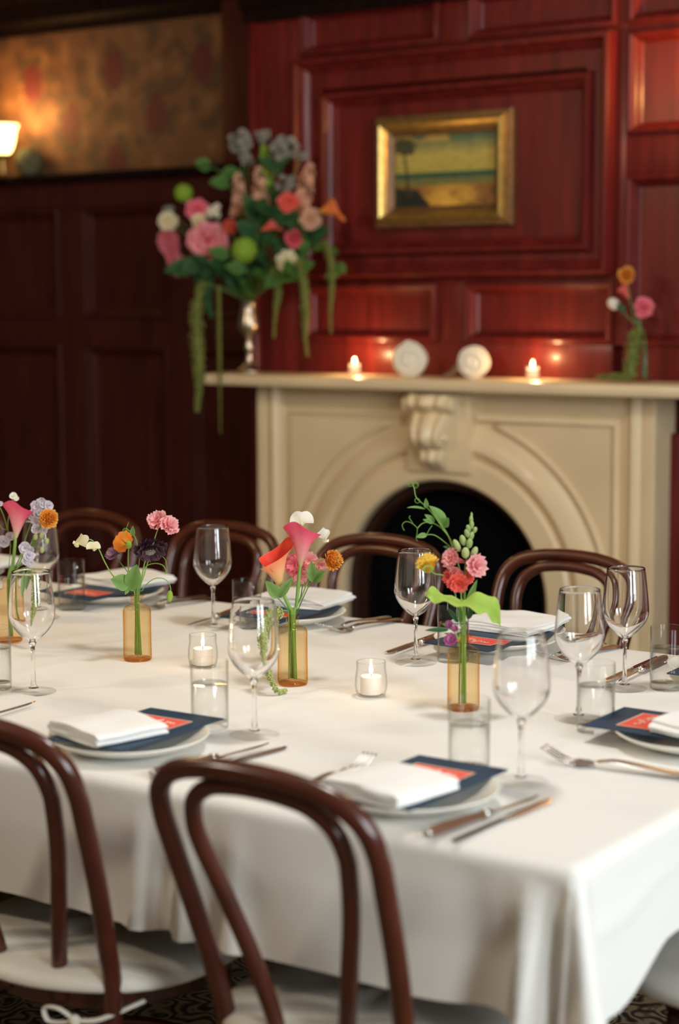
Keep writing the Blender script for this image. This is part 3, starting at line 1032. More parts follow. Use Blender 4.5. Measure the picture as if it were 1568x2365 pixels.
# ---- navy menu card with coral label
def make_menu(label, script=False, bow=0.0):
    g = G()
    w, l, th = 0.076, 0.126, 0.0016
    def top(u, v):
        y = -l + 2 * l * v
        return (-w + 2 * w * u, y, bow * (1 - (y / l) ** 2))
    for k, dz in ((0, 0.0), (1, th)):
        b = len(g.v)
        gridsurf(g, lambda u, v: (top(u, v)[0], top(u, v)[1], top(u, v)[2] + dz + (0.0009 * u if k else 0)), 4, 16)
    # close the rim
    n = 17
    e = [(i * n) for i in range(5)] + [4 * n + j for j in range(1, n)] + [i * n + n - 1 for i in range(3, -1, -1)] + [j for j in range(n - 2, 0, -1)]
    off = 5 * n
    for a, c in zip(e, e[1:] + e[:1]):
        g.f.append((a, c, c + off, a + off))
    o = obj('menu_card', g, M_NAVY, sharp=30)
    tag(o, label, 'menu', 'navy menu cards')
    s = G()
    zz = lambda y: bow * (1 - (y / l) ** 2) + th + 0.0010
    cy = 0.048
    def lab(u, v):
        y = cy - 0.032 + 0.064 * v
        return (-0.050 + 0.1 * u, y, zz(y))
    gridsurf(s, lab, 2, 6)
    lo = obj('coral_label', s, M_CORAL, o, smooth=False)
    b = G()
    rim = [(-0.050, cy - 0.032), (0.050, cy - 0.032), (0.050, cy + 0.032), (-0.050, cy + 0.032)]
    for (x0, y0), (x1, y1) in zip(rim, rim[1:] + rim[:1]):
        dx, dy = (x1 - x0), (y1 - y0)
        L = math.hypot(dx, dy)
        nx, ny = -dy / L * 0.0022, dx / L * 0.0022
        b.add([(x0, y0, zz(y0) + 0.0003), (x1, y1, zz(y1) + 0.0003), (x1 + nx, y1 + ny, zz(y1) + 0.0003), (x0 + nx, y0 + ny, zz(y0) + 0.0003)], [(0, 1, 2, 3)])
    obj('label_edge', b, M_PAPER, lo, smooth=False)
    w_ = G()
    # two lines of pale brush script
    sc = [[(-0.030, 0.010), (-0.024, 0.016), (-0.019, 0.008), (-0.013, 0.012), (-0.008, 0.004), (-0.004, 0.012), (0.002, 0.022), (0.001, 0.010)],
          [(0.004, 0.004), (0.008, 0.008), (0.012, 0.001), (0.010, -0.003)],
          [(0.014, 0.016), (0.019, 0.008), (0.016, 0.002), (0.022, 0.014), (0.027, 0.005), (0.031, 0.012), (0.035, 0.004)],
          [(0.018, -0.008), (0.023, -0.004), (0.028, -0.010), (0.032, -0.005)]]
    for q in sc:
        pts = smooth_path([(x, cy + y - 0.004, zz(cy) + 0.0004) for x, y in q], 5)
        tube(w_, pts, 0.0011, 5, flat=0.3)
    obj('script_lettering', w_, M_PAPER, lo)
    return o

# ---- folded napkin: one ribbon of cloth folded back and forth
def make_napkin(label, seed=1, w=0.128, d=0.132, layers=4):
    r2 = random.Random(seed)
    th, gap = 0.0046, 0.0056
    path = []
    hw = w / 2
    for k in range(layers):
        z = gap * k + th / 2
        a, b = (-hw, hw) if k % 2 == 0 else (hw, -hw)
        jit = r2.uniform(-0.004, 0.004)
        n = 12
        for i in range(n + 1):
            x = a + (b - a) * i / n
            path.append((x * (1 - 0.02 * (k % 2)) + jit * 0.3, z))
        if k < layers - 1:
            sgn = 1 if b > 0 else -1
            for i in range(1, 6):
                an = PI * i / 6
                path.append((b + sgn * (gap / 2 + 0.002) * math.sin(an), z + gap / 2 * (1 - math.cos(an))))
    P = [Vector((x, 0, z)) for x, z in path]
    m = len(P)
    nrm = []
    for i in range(m):
        t = P[min(i + 1, m - 1)] - P[max(i - 1, 0)]
        t.normalize()
        nrm.append(Vector((-t.z, 0, t.x)))
    nv = 12
    from mathutils import noise as NZ
    vs, fs = [], []
    ringn = 2 * m
    for j in range(nv + 1):
        y = -d / 2 + d * j / nv
        for side in (1, -1):
            rng = range(m) if side == 1 else range(m - 1, -1, -1)
            for i in rng:
                q = P[i] + nrm[i] * (th / 2 * side)
                hh = q.z / (gap * layers)
                wob = 0.003 * NZ.noise(Vector((q.x * 18, y * 18, seed))) * hh
                sag = -0.004 * hh * (abs(q.x) / hw) ** 2
                vs.append((q.x + 0.003 * NZ.noise(Vector((y * 22, hh * 3, seed + 3))), y * (1 - 0.03 * hh) + 0.004 * NZ.noise(Vector((q.x * 15, hh * 4, seed + 9))), max(0.0002, q.z + wob + sag)))
    for j in range(nv):
        for i in range(ringn):
            k = (i + 1) % ringn
            fs.append((j * ringn + i, j * ringn + k, (j + 1) * ringn + k, (j + 1) * ringn + i))
    for i in range(m - 1):
        a, b = i, i + 1
        c, dd = ringn - 1 - i - 1, ringn - 1 - i
        fs.append((a, dd, c, b))
        o_ = nv * ringn
        fs.append((o_ + a, o_ + b, o_ + c, o_ + dd))
    o = obj('folded_napkin', G().add(vs, fs), M_NAPKIN, sharp=60)
    return tag(o, label, 'napkin', 'folded white napkins')

# ---- cutlery, drawn along +y (handle at -y)
def make_knife(label):
    t = thing('steak_knife', label, 'knife', group='wood handled steak knives')
    g = G()
    pts = [(0, -0.120, 0.0075), (0, -0.11, 0.008), (0, -0.07, 0.0085), (0, -0.02, 0.008), (0, -0.004, 0.0075)]
    tube(g, smooth_path(pts, 4), [0.0062 + 0.0024 * math.sin(PI * min(1, k / 12)) for k in range(17)], 12, flat=0.8)
    obj('handle', g, M_KNIFEW, t, label='brown wooden handle')
    g = G()
    tube(g, [(0, -0.004, 0.0075), (0, 0.002, 0.0075), (0, 0.010, 0.007)], [0.0072, 0.007, 0.0055], 12)
    obj('bolster', g, M_STEEL, t)
    obj('end_cap', tube(G(), [(0, -0.124, 0.0073), (0, -0.118, 0.0075)], [0.0058, 0.0066], 12), M_STEEL, t)
    g = G()
    n = 14
    vs = []
    for i in range(n + 1):
        u = i / n
        y = 0.008 + 0.118 * u
        top = 0.0065 - 0.009 * max(0, u - 0.55) ** 1.5
        wid = 0.0095 * (1 - max(0, (u - 0.6) / 0.4) ** 2)
        vs += [(-0.0045, y, 0.0068), (-0.0045 + wid * 0.5, y, 0.0078), (-0.0045 + wid, y, 0.0060), (-0.0045 + wid * 0.5, y, 0.0050)]
    fs = []
    for i in range(n):
        a = 4 * i
        for k in range(4):
            l = (k + 1) % 4
            fs.append((a + k, a + l, a + 4 + l, a + 4 + k))
    fs += [(3, 2, 1, 0), (4 * n, 4 * n + 1, 4 * n + 2, 4 * n + 3)]
    obj('blade', G().add(vs, fs), M_STEEL, t, sharp=30)
    return t
def make_tableknife(label):
    t = thing('table_knife', label, 'knife', group='slim steel table knives')
    g = G()
    n = 24
    vs, fs = [], []
    for i in range(n + 1):
        u = i / n
        y = -0.122 + 0.246 * u
        if u < 0.48:
            w = 0.0055 - 0.002 * u / 0.48
            h = 0.0042
        else:
            q = (u - 0.48) / 0.52
            w = 0.0036 + 0.0050 * min(1, q * 4) * (1 - max(0, (q - 0.82) / 0.18) ** 2 * 0.9)
            h = 0.0022
        vs += [(-w, y, 0.003), (0, y, 0.003 + h), (w, y, 0.003), (0, y, 0.0008)]
    for i in range(n):
        a = 4 * i
        for k in range(4):
            l = (k + 1) % 4
            fs.append((a + k, a + l, a + 4 + l, a + 4 + k))
    fs += [(3, 2, 1, 0), (4 * n, 4 * n + 1, 4 * n + 2, 4 * n + 3)]
    obj('knife_body', g.add(vs, fs), M_STEEL, t, sharp=50)
    return t
def make_fork(label):
    t = thing('dinner_fork', label, 'fork', group='steel dinner forks')
    g = G()
    hp = smooth_path([(0, -0.105, 0.0030), (0, -0.06, 0.0045), (0, 0.0, 0.0095), (0, 0.024, 0.0085), (0, 0.040, 0.0042)], 5)
    n = len(hp)
    vs, fs = [], []
    for i, q in enumerate(hp):
        u = i / (n - 1)
        w = 0.0085 * (1 - u) ** 0.8 + 0.0034 if u < 0.9 else 0.0034 + (u - 0.9) * 0.08
        if u < 0.04:
            w *= 0.55
        vs += [(q.x - w, q.y, q.z), (q.x - w * 0.6, q.y, q.z + 0.0018), (q.x + w * 0.6, q.y, q.z + 0.0018), (q.x + w, q.y, q.z), (q.x + w * 0.6, q.y, q.z - 0.0009), (q.x - w * 0.6, q.y, q.z - 0.0009)]
    for i in range(n - 1):
        a = 6 * i
        for k in range(6):
            l = (k + 1) % 6
            fs.append((a + k, a + l, a + 6 + l, a + 6 + k))
    fs += [(5, 4, 3, 2, 1, 0), tuple(6 * (n - 1) + k for k in range(6))]
    obj('handle', g.add(vs, fs), M_STEEL, t, sharp=40)
    g = G()
    # shoulder plate and four tines that curve up at the tips
    def zc(y):
        u = (y - 0.036) / 0.068
        return 0.0044 - 0.004 * math.sin(PI * min(1, u * 1.15)) * 0.8 + 0.014 * max(0, u) ** 2.2
    ys = [0.036 + 0.026 * i / 6 for i in range(7)]
    vs, fs = [], []
    for i, y in enumerate(ys):
        w = 0.005 + 0.0078 * min(1, i / 3.2) ** 0.7
        for k in range(7):
            x = -w + 2 * w * k / 6
            vs.append((x, y, zc(y) + 0.0008 + 0.0016 * (abs(x) / 0.013) ** 2))
    for i in range(6):
        for k in range(6):
            a = i * 7 + k
            fs.append((a, a + 1, a + 8, a + 7))
    g.add(vs, fs)
    g.add([(x, y, z - 0.0014) for x, y, z in vs], [tuple(reversed(f)) for f in fs])
    obj('shoulder', g, M_STEEL, t)
    for x in (-0.0105, -0.0035, 0.0035, 0.0105):
        pts = [(x * (1 - 0.06 * k / 6), 0.060 + 0.044 * k / 6, zc(0.060 + 0.044 * k / 6)) for k in range(7)]
        obj('tine', tube(G(), pts, [0.0019 - 0.0008 * k / 6 for k in range(7)], 7, flat=0.75), M_STEEL, t)
    return t

NEAR = [(-1.866, 2.100), (-1.335, 2.085)]
FAR = [(-3.375, 3.150), (-2.850, 3.150), (-2.330, 3.150), (-1.800, 3.135), (-1.290, 3.135)]
plate0 = make_plate('cream plate under the near left navy menu and napkin')
menu0 = make_menu('navy menu card with coral label on the near left plate, half under a napkin')
PZ = Z0 + 0.0255
def put(proto, first, loc, rz, label):
    """the first call moves the prototype itself, later calls copy it"""
    if first:
        proto.location = loc
        proto.rotation_euler = (0, 0, rz)
        proto['label'] = label
        return proto
    return dup(proto, loc, rz, label)
R_ = math.radians
put(plate0, True, (NEAR[0][0], NEAR[0][1], Z0), 0, 'cream plate under the near left navy menu and napkin')
put(menu0, True, (-1.871, 2.124, PZ), R_(1), 'navy menu card with coral label on the near left plate, half under a napkin')
put(plate0, False, (NEAR[1][0], NEAR[1][1], Z0), 0, 'cream plate in the foreground, right of the foreground chair top')
put(menu0, False, (-1.337, 2.103, PZ), R_(-1), 'navy menu card with coral label under the bright foreground napkin')
put(plate0, False, (-1.140, 2.610, Z0), 0, 'cream plate at the head of the table under the menu with visible script')
put(menu0, False, (-1.172, 2.609, PZ), R_(90), 'navy menu card at the head of the table with script on its coral label')
nap0 = make_napkin('folded white napkin lying on the near left menu', 2)
put(nap0, True, (-1.882, 2.068, PZ + 0.0036), R_(-14), 'folded white napkin lying on the near left menu')
n2 = make_napkin('bright folded white napkin in the foreground on a navy menu', 5, 0.132, 0.130, 4)
n2.location, n2.rotation_euler = (-1.336, 2.033, PZ + 0.0036), (0, 0, R_(-8))
n3 = make_napkin('folded white napkin at the head of the table, cut by the picture edge', 8, 0.15, 0.15, 4)
n3.location, n3.rotation_euler = (-1.098, 2.604, PZ + 0.0036), (0, 0, R_(78))
seat_words = ['far left', 'second', 'middle', 'snapdragon side', 'right end']
where = ['behind the calla and lilac vase', 'behind the orange scabiosa vase', 'behind the pink and orange calla vase', 'behind the snapdragon vase', 'beyond the right hand water tumbler']
for i, (x, y) in enumerate(FAR):
    put(plate0, False, (x, y, Z0), 0, 'cream plate across the table ' + where[i])
    put(menu0, False, (x + 0.005, y - 0.030, PZ), PI + R_(rnd.uniform(-3, 3)), 'navy menu card on the plate ' + where[i])
    o = make_napkin('folded white napkin on the plate ' + where[i], 20 + i, 0.175, 0.150, 4)
    dx, rz = ((0.0, 4), (-0.02, -8), (-0.02, 6), (-0.015, -4), (-0.01, 5))[i]
    o.location, o.rotation_euler = (x + dx, y + 0.082, PZ + 0.0036), (0, 0, PI + R_(rz))
# knives and forks
kn0 = make_knife('k')
tk0 = make_tableknife('k')
fk0 = make_fork('f')
put(kn0, True, (-1.703, 2.105, Z0), R_(-8), 'wood handled steak knife whose handle shows above the foreground chair')
put(kn0, False, (-1.207, 2.075, Z0), R_(-8), 'wood handled steak knife beside the foreground plate, handle toward the cloth edge')
put(kn0, False, (-2.197, 2.118, Z0), R_(3), 'dark steak knife blade at the picture edge below the near wine glass')
put(kn0, False, (-2.478, 3.085, Z0), PI + R_(6), 'steak knife across the table behind the wine glass left of the fireplace')
put(kn0, False, (-1.938, 3.075, Z0), PI + R_(4), 'dark handled steak knife behind the wine glass with the yellow ranunculus')
put(kn0, False, (-1.452, 3.075, Z0), PI + R_(4), 'dark handled steak knife behind the wine glass that mirrors the panelling')
put(tk0, True, (-1.676, 2.112, Z0), R_(-7), 'slim table knife lying right of the steak knife with handle above the chair')
put(tk0, False, (-1.180, 2.078, Z0), R_(-2), 'slim table knife in the foreground right of the wooden handle')
put(tk0, False, (-1.962, 3.085, Z0), PI + R_(5), 'slim table knife beside the dark steak knife behind the ranunculus glass')
put(tk0, False, (-1.477, 3.085, Z0), PI + R_(3), 'slim table knife beside the dark steak knife near the head of the table')
put(fk0, True, (-1.165, 2.408, Z0), R_(97), 'large steel fork in front of the plate at the head of the table')
put(fk0, False, (-1.990, 2.085, Z0), R_(2), 'steel fork with an amber glint left of the near left plate')
put(fk0, False, (-1.492, 2.105, Z0), R_(0), 'steel fork half hidden left of the bright foreground napkin')
for i, (x, y) in enumerate(FAR[1:4]):
    put(fk0, False, (x + 0.150, y + 0.035, Z0), PI + R_(-6), 'inner of two steel forks right of the plate ' + where[i + 1])
    put(fk0, False, (x + 0.182, y + 0.025, Z0), PI + R_(-8), 'outer of two steel forks right of the plate ' + where[i + 1])

for o_ in [o for o in scene.objects if o.name.startswith('dinner_fork')]:
    o_.scale = (1.12, 1.12, 1.12)
fk0.scale = (1.28, 1.22, 1.28)

# ================================================================== AMBER BUD VASES
def make_vase(label):
    t = thing('amber_bud_vase', label, 'vase', group='ribbed amber bud vases')
    prof = [(0.0225, 0.0, 0), (0.0262, 0.0015, 0.5), (0.0272, 0.004, 0.6), (0.0268, 0.008, 1), (0.0264, 0.05, 1), (0.0264, 0.098, 1), (0.0262, 0.1005, 0.6), (0.0245, 0.1045, 0), (0.0185, 0.1085, 0), (0.0125, 0.1105, 0), (0.0112, 0.1135, 0), (0.0112, 0.1235, 0), (0.0125, 0.1255, 0), (0.0148, 0.1275, 0), (0.0150, 0.1295, 0), (0.0138, 0.1310, 0), (0.0112, 0.1300, 0)]
    obj('ribbed_body', lathe(G(), prof, 252, rib=(36, 0.0010)), M_AMBER, t)
    obj('vase_base', lathe(G(), [(0, 0.0006), (0.0245, 0.0006), (0.0255, 0.003), (0.0248, 0.006), (0, 0.0048)], 40), M_AMBERS, t)
    return t
VA = (-2.3212, 2.6417, 0.76)
VB = (-1.9359, 2.6284, 0.76)
VC = (-1.5718, 2.6258, 0.76)
VD = (-2.6744, 2.6462, 0.76)
v0 = make_vase('ribbed amber bud vase holding the purple scabiosa and orange poppy')
v0.location = (VA[0], VA[1], Z0)
dup(v0, (VB[0], VB[1], Z0), 0.3, 'ribbed amber bud vase holding two callas and a trailing green tassel')
dup(v0, (VC[0], VC[1], Z0), 0.7, 'ribbed amber bud vase holding the snapdragon and a heart shaped leaf')
dup(v0, (VD[0], VD[1], Z0), 1.1, 'ribbed amber bud vase at the picture edge holding the lilac larkspur')

# ================================================================== FLOWER BUILDING BLOCKS
def nz(v):
    from mathutils import noise as NZ
    return NZ.noise(Vector(v))

def calla(base, axis, front, L, R, off=0.0, wrap=1.12, front_drop=0.42):
    g = G()
    A = V(axis).normalized()
    F = V(front) - A * V(front).dot(A)
    F.normalize()
    S = A.cross(F)
    B = V(base)
    def f(u, v):
        th = (2 * v - 1) * PI * wrap
        q = min(1.0, abs(th) / PI)
        h = L * (1 - front_drop * q ** 1.5) + L * 0.11 * math.exp(-(th / 0.5) ** 2)
        h += L * 0.035 * math.sin(2 * th + 0.9) * u
        r = R * (0.12 + 0.88 * u ** 1.12) * (1 + 0.07 * th / PI) + R * 0.34 * max(0, u - 0.74) ** 1.3 * 4 * (1 + 0.5 * math.sin(2.5 * th))
        r = r - off
        bk = 0.25 * L * max(0, u - 0.6) ** 2 * math.exp(-(th / 0.9) ** 2)
        return B + A * (h * u) + (F * -math.cos(th) + S * math.sin(th)) * r - F * bk
    return gridsurf(g, f, 18, 40, lambda u, v: u)

def ruffle(c, n, R, layers, amp=0.18, seed=0, up=(0, 0, 1), nu=4, nv=8, waves=3, cup=0.5):
    """layers: list of (petals, reach, tilt) from the outside in; tilt 0 = flat, 1 = upright."""
    g = G()
    rr = random.Random(seed)
    M = TM(c, frame(n, up))
    for li, (k, reach, tilt) in enumerate(layers):
        a0 = rr.uniform(0, 6)
        for i in range(k):
            a = a0 + 2 * PI * i / k + rr.uniform(-0.12, 0.12)
            wid = 2 * PI / k * 0.62
            rk = R * reach * rr.uniform(0.9, 1.08)
            ph = rr.uniform(0, 6)
            def f(u, v):
                s = 2 * v - 1
                an = a + s * wid * (0.35 + 0.65 * u ** 0.6)
                rad = rk * u * (1 - 0.10 * abs(s) ** 3) * math.cos(tilt * PI / 2 * 0.85) + R * 0.05
                z = rk * u * math.sin(tilt * PI / 2 * 0.85) + cup * R * 0.12 * u * u + R * amp * u ** 2 * math.sin(waves * PI * s + ph) * 0.6 + li * R * 0.06
                rad += R * amp * 0.35 * u ** 2 * math.sin(waves * PI * s * 1.7 + ph * 2)
                return (rad * math.cos(an), rad * math.sin(an), z)
            gridsurf(g, f, nu, nv, lambda u, v: min(1, u * 0.8 + 0.2 * li / max(1, len(layers) - 1)), M)
    return g

def pom(c, n, R, k=70, seed=0, spread=0.62, curl=0.3):
    g = G()
    rr = random.Random(seed)
    M = TM(c, frame(n))
    for i in range(k):
        q = (i + 0.5) / k
        ph = math.acos(1 - 2 * q * spread)
        a = i * 2.399963
        d = Vector((math.sin(ph) * math.cos(a), math.sin(ph) * math.sin(a), math.cos(ph)))
        T = Vector((-math.sin(a), math.cos(a), 0))
        U = d.cross(T)
        w = R * (0.15 + 0.17 * q) * rr.uniform(0.8, 1.2)
        ln = rr.uniform(0.85, 1.12)
        lean = 0.35 + 0.55 * q + rr.uniform(-0.15, 0.25)
        tw = rr.uniform(-0.35, 0.35)
        Tt = T * math.cos(tw) + d * math.sin(tw)
        D = (d + U * lean).normalized()
        Nn = D.cross(Tt)
        def f(u, v):
            s = 2 * v - 1
            p = d * R * 0.50 + D * (R * 0.52 * u * ln) + Tt * (s * w * (0.45 + 0.75 * u - 0.25 * u * u))
            return p + Nn * (R * curl * 0.35 * (s * s - 0.3) * u) + d * R * 0.08 * math.sin(3 * s + i) * u * u
        gridsurf(g, f, 3, 4, lambda u, v: u * u * 0.9 + 0.1 * q, M)  # steep ramp paints shade between petals and light on their tips
    ball(g, c, R * 0.62, 10, 7, t=0.1)
    return g

def sweetpea(c, n, up, s, seed=0):
    g = G()
    M = TM(c, frame(n, up))
    # standard petal: broad fan standing up behind, x is up
    def std(u, v):
        a = (2 * v - 1) * 1.65
        r = s * u * (1.0 - 0.18 * math.exp(-(a / 0.25) ** 2)) * (1 - 0.12 * (a / 1.65) ** 2)
        return (r * math.cos(a), r * math.sin(a) * 1.05, -0.15 * s + 0.25 * s * (1 - u) + 0.10 * s * math.sin(a * 4 + seed) * u * u)
    gridsurf(g, std, 5, 16, lambda u, v: u, M)
    for sg in (-1, 1):
        def wing(u, v):
            q = 2 * v - 1
            return (-0.12 * s + 0.62 * s * u * math.cos(q * 0.9) - 0.30 * s * u, sg * (0.10 + 0.26 * u * (1 - q * q * 0.5)) * s, 0.12 * s + 0.42 * s * math.sin(u * 1.5) * (0.6 + 0.4 * q))
        gridsurf(g, wing, 4, 6, lambda u, v: u * 0.7, M)
    ball(g, tuple(M @ Vector((-0.10 * s, 0, 0.28 * s))), 0.17 * s, 8, 5, 1.5, t=0.2, d=tuple(M.to_3x3() @ Vector((0.3, 0, 1))))
    return g

def leafg(b, tip, w, normal, bend=0.15, fold=0.25, heart=0.0, wave=0.0, g=None, nu=12, nv=6, tw=0.0):
    g = g or G()
    B, T = V(b), V(tip)
    d = T - B
    L = d.length
    d.normalize()
    N = V(normal) - d * V(normal).dot(d)
    N.normalize()
    S = d.cross(N)
    def f(u, v):
        s = 2 * v - 1
        p0 = 0.75 if not heart else 0.42
        prof = math.sin(PI * min(1, u ** p0 * 0.999 + 0.001)) ** 0.85
        ww = w / 2 * prof
        c = B + d * (L * u) + N * (bend * L * 4 * u * (1 - u) * 0.5)
        an = tw * u
        Su = S * math.cos(an) + N * math.sin(an)
        Nu = N * math.cos(an) - S * math.sin(an)
        back = -d * heart * w * 0.25 * abs(s) * max(0, 1 - u * 4)
        return c + Su * (s * ww) + Nu * (abs(s) * ww * fold + wave * w * math.sin(u * 14 + s * 2) * abs(s) * 0.2) + back
    return gridsurf(g, f, nu, nv, lambda u, v: 0.25 + 0.6 * abs(2 * v - 1))

def tassel(path, r, seed=0, n=None, taper=True):
    g = G()
    rr = random.Random(seed)
    P = smooth_path(path, 8)
    m = len(P)
    prof = lambda u: r * (0.55 + 0.45 * math.sin(PI * min(1, u * 1.2 + 0.12))) * (1 - (0.75 * max(0, (u - 0.55) / 0.45) ** 1.5 if taper else 0))
    tube(g, P, [prof(i / (m - 1)) * 0.62 for i in range(m)], 7, t=0.2)
    L = sum((P[i + 1] - P[i]).length for i in range(m - 1))
    n = n or int(L / r * 40)
    for i in range(n):
        u = rr.random()
        k = u * (m - 1)
        a = int(k)
        b = min(a + 1, m - 1)
        c = P[a].lerp(P[b], k - a)
        d = (P[b] - P[a]) if b > a else (P[a] - P[a - 1])
        F = frame(d if d.length > 1e-6 else (0, 0, -1), (0.3, 1, 0.1))
        an = rr.uniform(0, 2 * PI)
        q = prof(u) * rr.uniform(0.55, 1.0)
        c = c + F @ Vector((q * math.cos(an), q * math.sin(an), 0))
        s = r * rr.uniform(0.12, 0.23)
        tt = rr.random()
        g.add([(c.x + s, c.y, c.z), (c.x - s, c.y, c.z), (c.x, c.y + s, c.z), (c.x, c.y - s, c.z), (c.x, c.y, c.z + s), (c.x, c.y, c.z - s)],
              [(0, 2, 4), (2, 1, 4), (1, 3, 4), (3, 0, 4), (2, 0, 5), (1, 2, 5), (3, 1, 5), (0, 3, 5)], tt)
    return g

def curl(start, d, side, R, turns, r, n=40, drift=0.4, shrink=0.6):
    """tendril: a loosening spiral that begins at start heading along d."""
    D, S = V(d).normalized(), V(side)
    S = S - D * S.dot(D)
    S.normalize()
    W = D.cross(S)
    pts = []
    for i in range(n + 1):
        u = i / n
        a = 2 * PI * turns * u
        q = R * (1 - shrink * u)
        pts.append(V(start) + D * (q * math.sin(a)) + S * (R - q * math.cos(a) - (R - q) * 0.0) * 1.0 - S * 0 + W * (drift * R * u))
    return tube(G(), pts, [r * (1 - 0.5 * i / n) for i in range(n + 1)], 5)

def stem(name, root, org, pts, r, m=None, n=6, r1=None):
    P = smooth_path(pts, n)
    k = len(P)
    rs = [r + ((r1 if r1 is not None else r * 0.8) - r) * i / (k - 1) for i in range(k)]
    return obj(name, tube(G(), P, rs, 8, t=[i / (k - 1) for i in range(k)]), m or M_STEM, root, origin=org)

def fthing(name, label, base, cat='flower', group=None):
    return thing(name, label, cat, base, group=group)

CAMV = V((0, 0, 1.46))
def tocam(p):
    return (CAMV - V(p)).normalized()
RT = V(_r)
UPV = V((0, 0, 1))

P_PINKC = petal('pink_calla_spathe', [(0.0, (0.62, 0.62, 0.28)), (0.25, (0.90, 0.45, 0.42)), (0.7, (0.88, 0.22, 0.30)), (1.0, (0.85, 0.09, 0.20))], 0.3)
P_CORALC = petal('peach_calla_spathe', [(0.0, (0.62, 0.66, 0.20)), (0.22, (0.88, 0.62, 0.25)), (0.6, (0.95, 0.52, 0.26)), (1.0, (0.95, 0.33, 0.16))], 0.3)
P_REDIN = petal('red_calla_inside', [(0.0, (0.70, 0.20, 0.05)), (0.5, (0.80, 0.06, 0.04)), (1.0, (0.88, 0.085, 0.05))], 0.35)
P_CREAM = petal('cream_sweet_pea_petal', [(0.0, (0.72, 0.74, 0.36)), (0.5, (0.86, 0.80, 0.52)), (1.0, (0.90, 0.86, 0.66))], 0.35)
P_WHITE = petal('white_petal', [(0.0, (0.74, 0.74, 0.48)), (0.5, (0.90, 0.87, 0.76)), (1.0, (0.93, 0.91, 0.84))], 0.3)
P_PINK = petal('pink_petal', [(0.0, (0.80, 0.22, 0.26)), (0.6, (0.91, 0.40, 0.42)), (1.0, (0.95, 0.57, 0.57))], 0.3)
P_HOT = petal('hot_pink_petal', [(0.0, (0.62, 0.08, 0.13)), (0.6, (0.86, 0.17, 0.25)), (1.0, (0.92, 0.32, 0.38))], 0.3)
P_CORAL = petal('coral_red_petal', [(0.0, (0.80, 0.22, 0.12)), (0.6, (0.88, 0.13, 0.11)), (1.0, (0.93, 0.24, 0.20))], 0.35)
P_ORANGE = petal('orange_petal', [(0.0, (0.55, 0.15, 0.012)), (0.45, (0.90, 0.36, 0.03)), (1.0, (0.98, 0.68, 0.20))], 0.3)  # dark bases and pale tips paint shaded gaps and highlights into the bloom
P_POPPY = petal('orange_poppy_petal', [(0.0, (0.80, 0.62, 0.05)), (0.4, (0.84, 0.26, 0.02)), (1.0, (0.90, 0.34, 0.05))], 0.4, vein=0.3)
P_YELLOW = petal('yellow_petal', [(0.0, (0.55, 0.24, 0.01)), (0.45, (0.90, 0.52, 0.03)), (1.0, (0.97, 0.78, 0.18))], 0.35)
P_PLUM = petal('dark_plum_petal', [(0.0, (0.16, 0.12, 0.14)), (0.3, (0.036, 0.017, 0.030)), (0.8, (0.060, 0.028, 0.046)), (1.0, (0.14, 0.075, 0.10))], 0.12, vein=0.4)
P_MAUVE = petal('mauve_petal', [(0.0, (0.12, 0.05, 0.09)), (0.6, (0.28, 0.15, 0.24)), (1.0, (0.42, 0.28, 0.38))], 0.25, vein=0.3)
P_LILAC = petal('pale_lilac_petal', [(0.0, (0.45, 0.42, 0.50)), (0.5, (0.62, 0.58, 0.68)), (1.0, (0.80, 0.77, 0.80))], 0.3)
P_PURPLE = petal('magenta_petal', [(0.0, (0.30, 0.06, 0.20)), (0.6, (0.48, 0.10, 0.34)), (1.0, (0.66, 0.24, 0.50))], 0.3)
P_BUD = petal('green_cream_bud', [(0.0, (0.22, 0.38, 0.10)), (0.5, (0.46, 0.56, 0.22)), (1.0, (0.80, 0.64, 0.40))], 0.25)
P_GREY = petal('greyish_white_petal', [(0.0, (0.14, 0.16, 0.11)), (0.5, (0.27, 0.27, 0.24)), (1.0, (0.42, 0.41, 0.37))], 0.25)
P_LIME = petal('lime_floret', [(0.0, (0.22, 0.40, 0.03)), (1.0, (0.42, 0.62, 0.08))], 0.3)
P_PEACH = petal('dusty_peach_petal', [(0.0, (0.48, 0.30, 0.15)), (0.5, (0.68, 0.38, 0.26)), (1.0, (0.78, 0.52, 0.40))], 0.3)

# ================================================================== FLOWERS IN VASE A (purple scabiosa, poppy, sweet pea)
BA = (VA[0], VA[1], Z0 + 0.007)
mA = V((-2.3211, 2.6448, 0.8846))
def low(base, dx, dy):
    return (base[0] + dx, base[1] + dy, base[2] + 0.004)
def mouth(base, dx, dy):
    return (base[0] + dx, base[1] + dy, base[2] + 0.118)

r = fthing('sweet_pea', 'pale yellow sweet pea nodding on a long curved stem from the scabiosa vase', BA)
stem('stem', r, BA, [low(BA, -0.006, 0), mouth(BA, -0.004, 0), (-2.3345, 2.6376, 0.8997), (-2.355, 2.6149, 0.9265), (-2.3638, 2.6005, 0.9547), (-2.3742, 2.5966, 0.9781), (-2.3827, 2.5928, 0.9931), (-2.3907, 2.5882, 0.9998), (-2.3974, 2.5831, 0.9965)], 0.0014)
c = V((-2.3998, 2.5684, 0.9912))
obj('bloom', sweetpea(tuple(c), tuple(-RT * 0.8 + tocam(c) * 0.6 + UPV * 0.2), tuple(UPV + RT * 0.1), 0.024, 1), P_CREAM, r, origin=BA)
c = V((-2.3773, 2.583, 0.9836))
obj('bloom', sweetpea(tuple(c), tuple(RT * 0.3 + tocam(c) - UPV * 0.3), tuple(UPV), 0.0155, 2), P_CREAM, r, origin=BA)

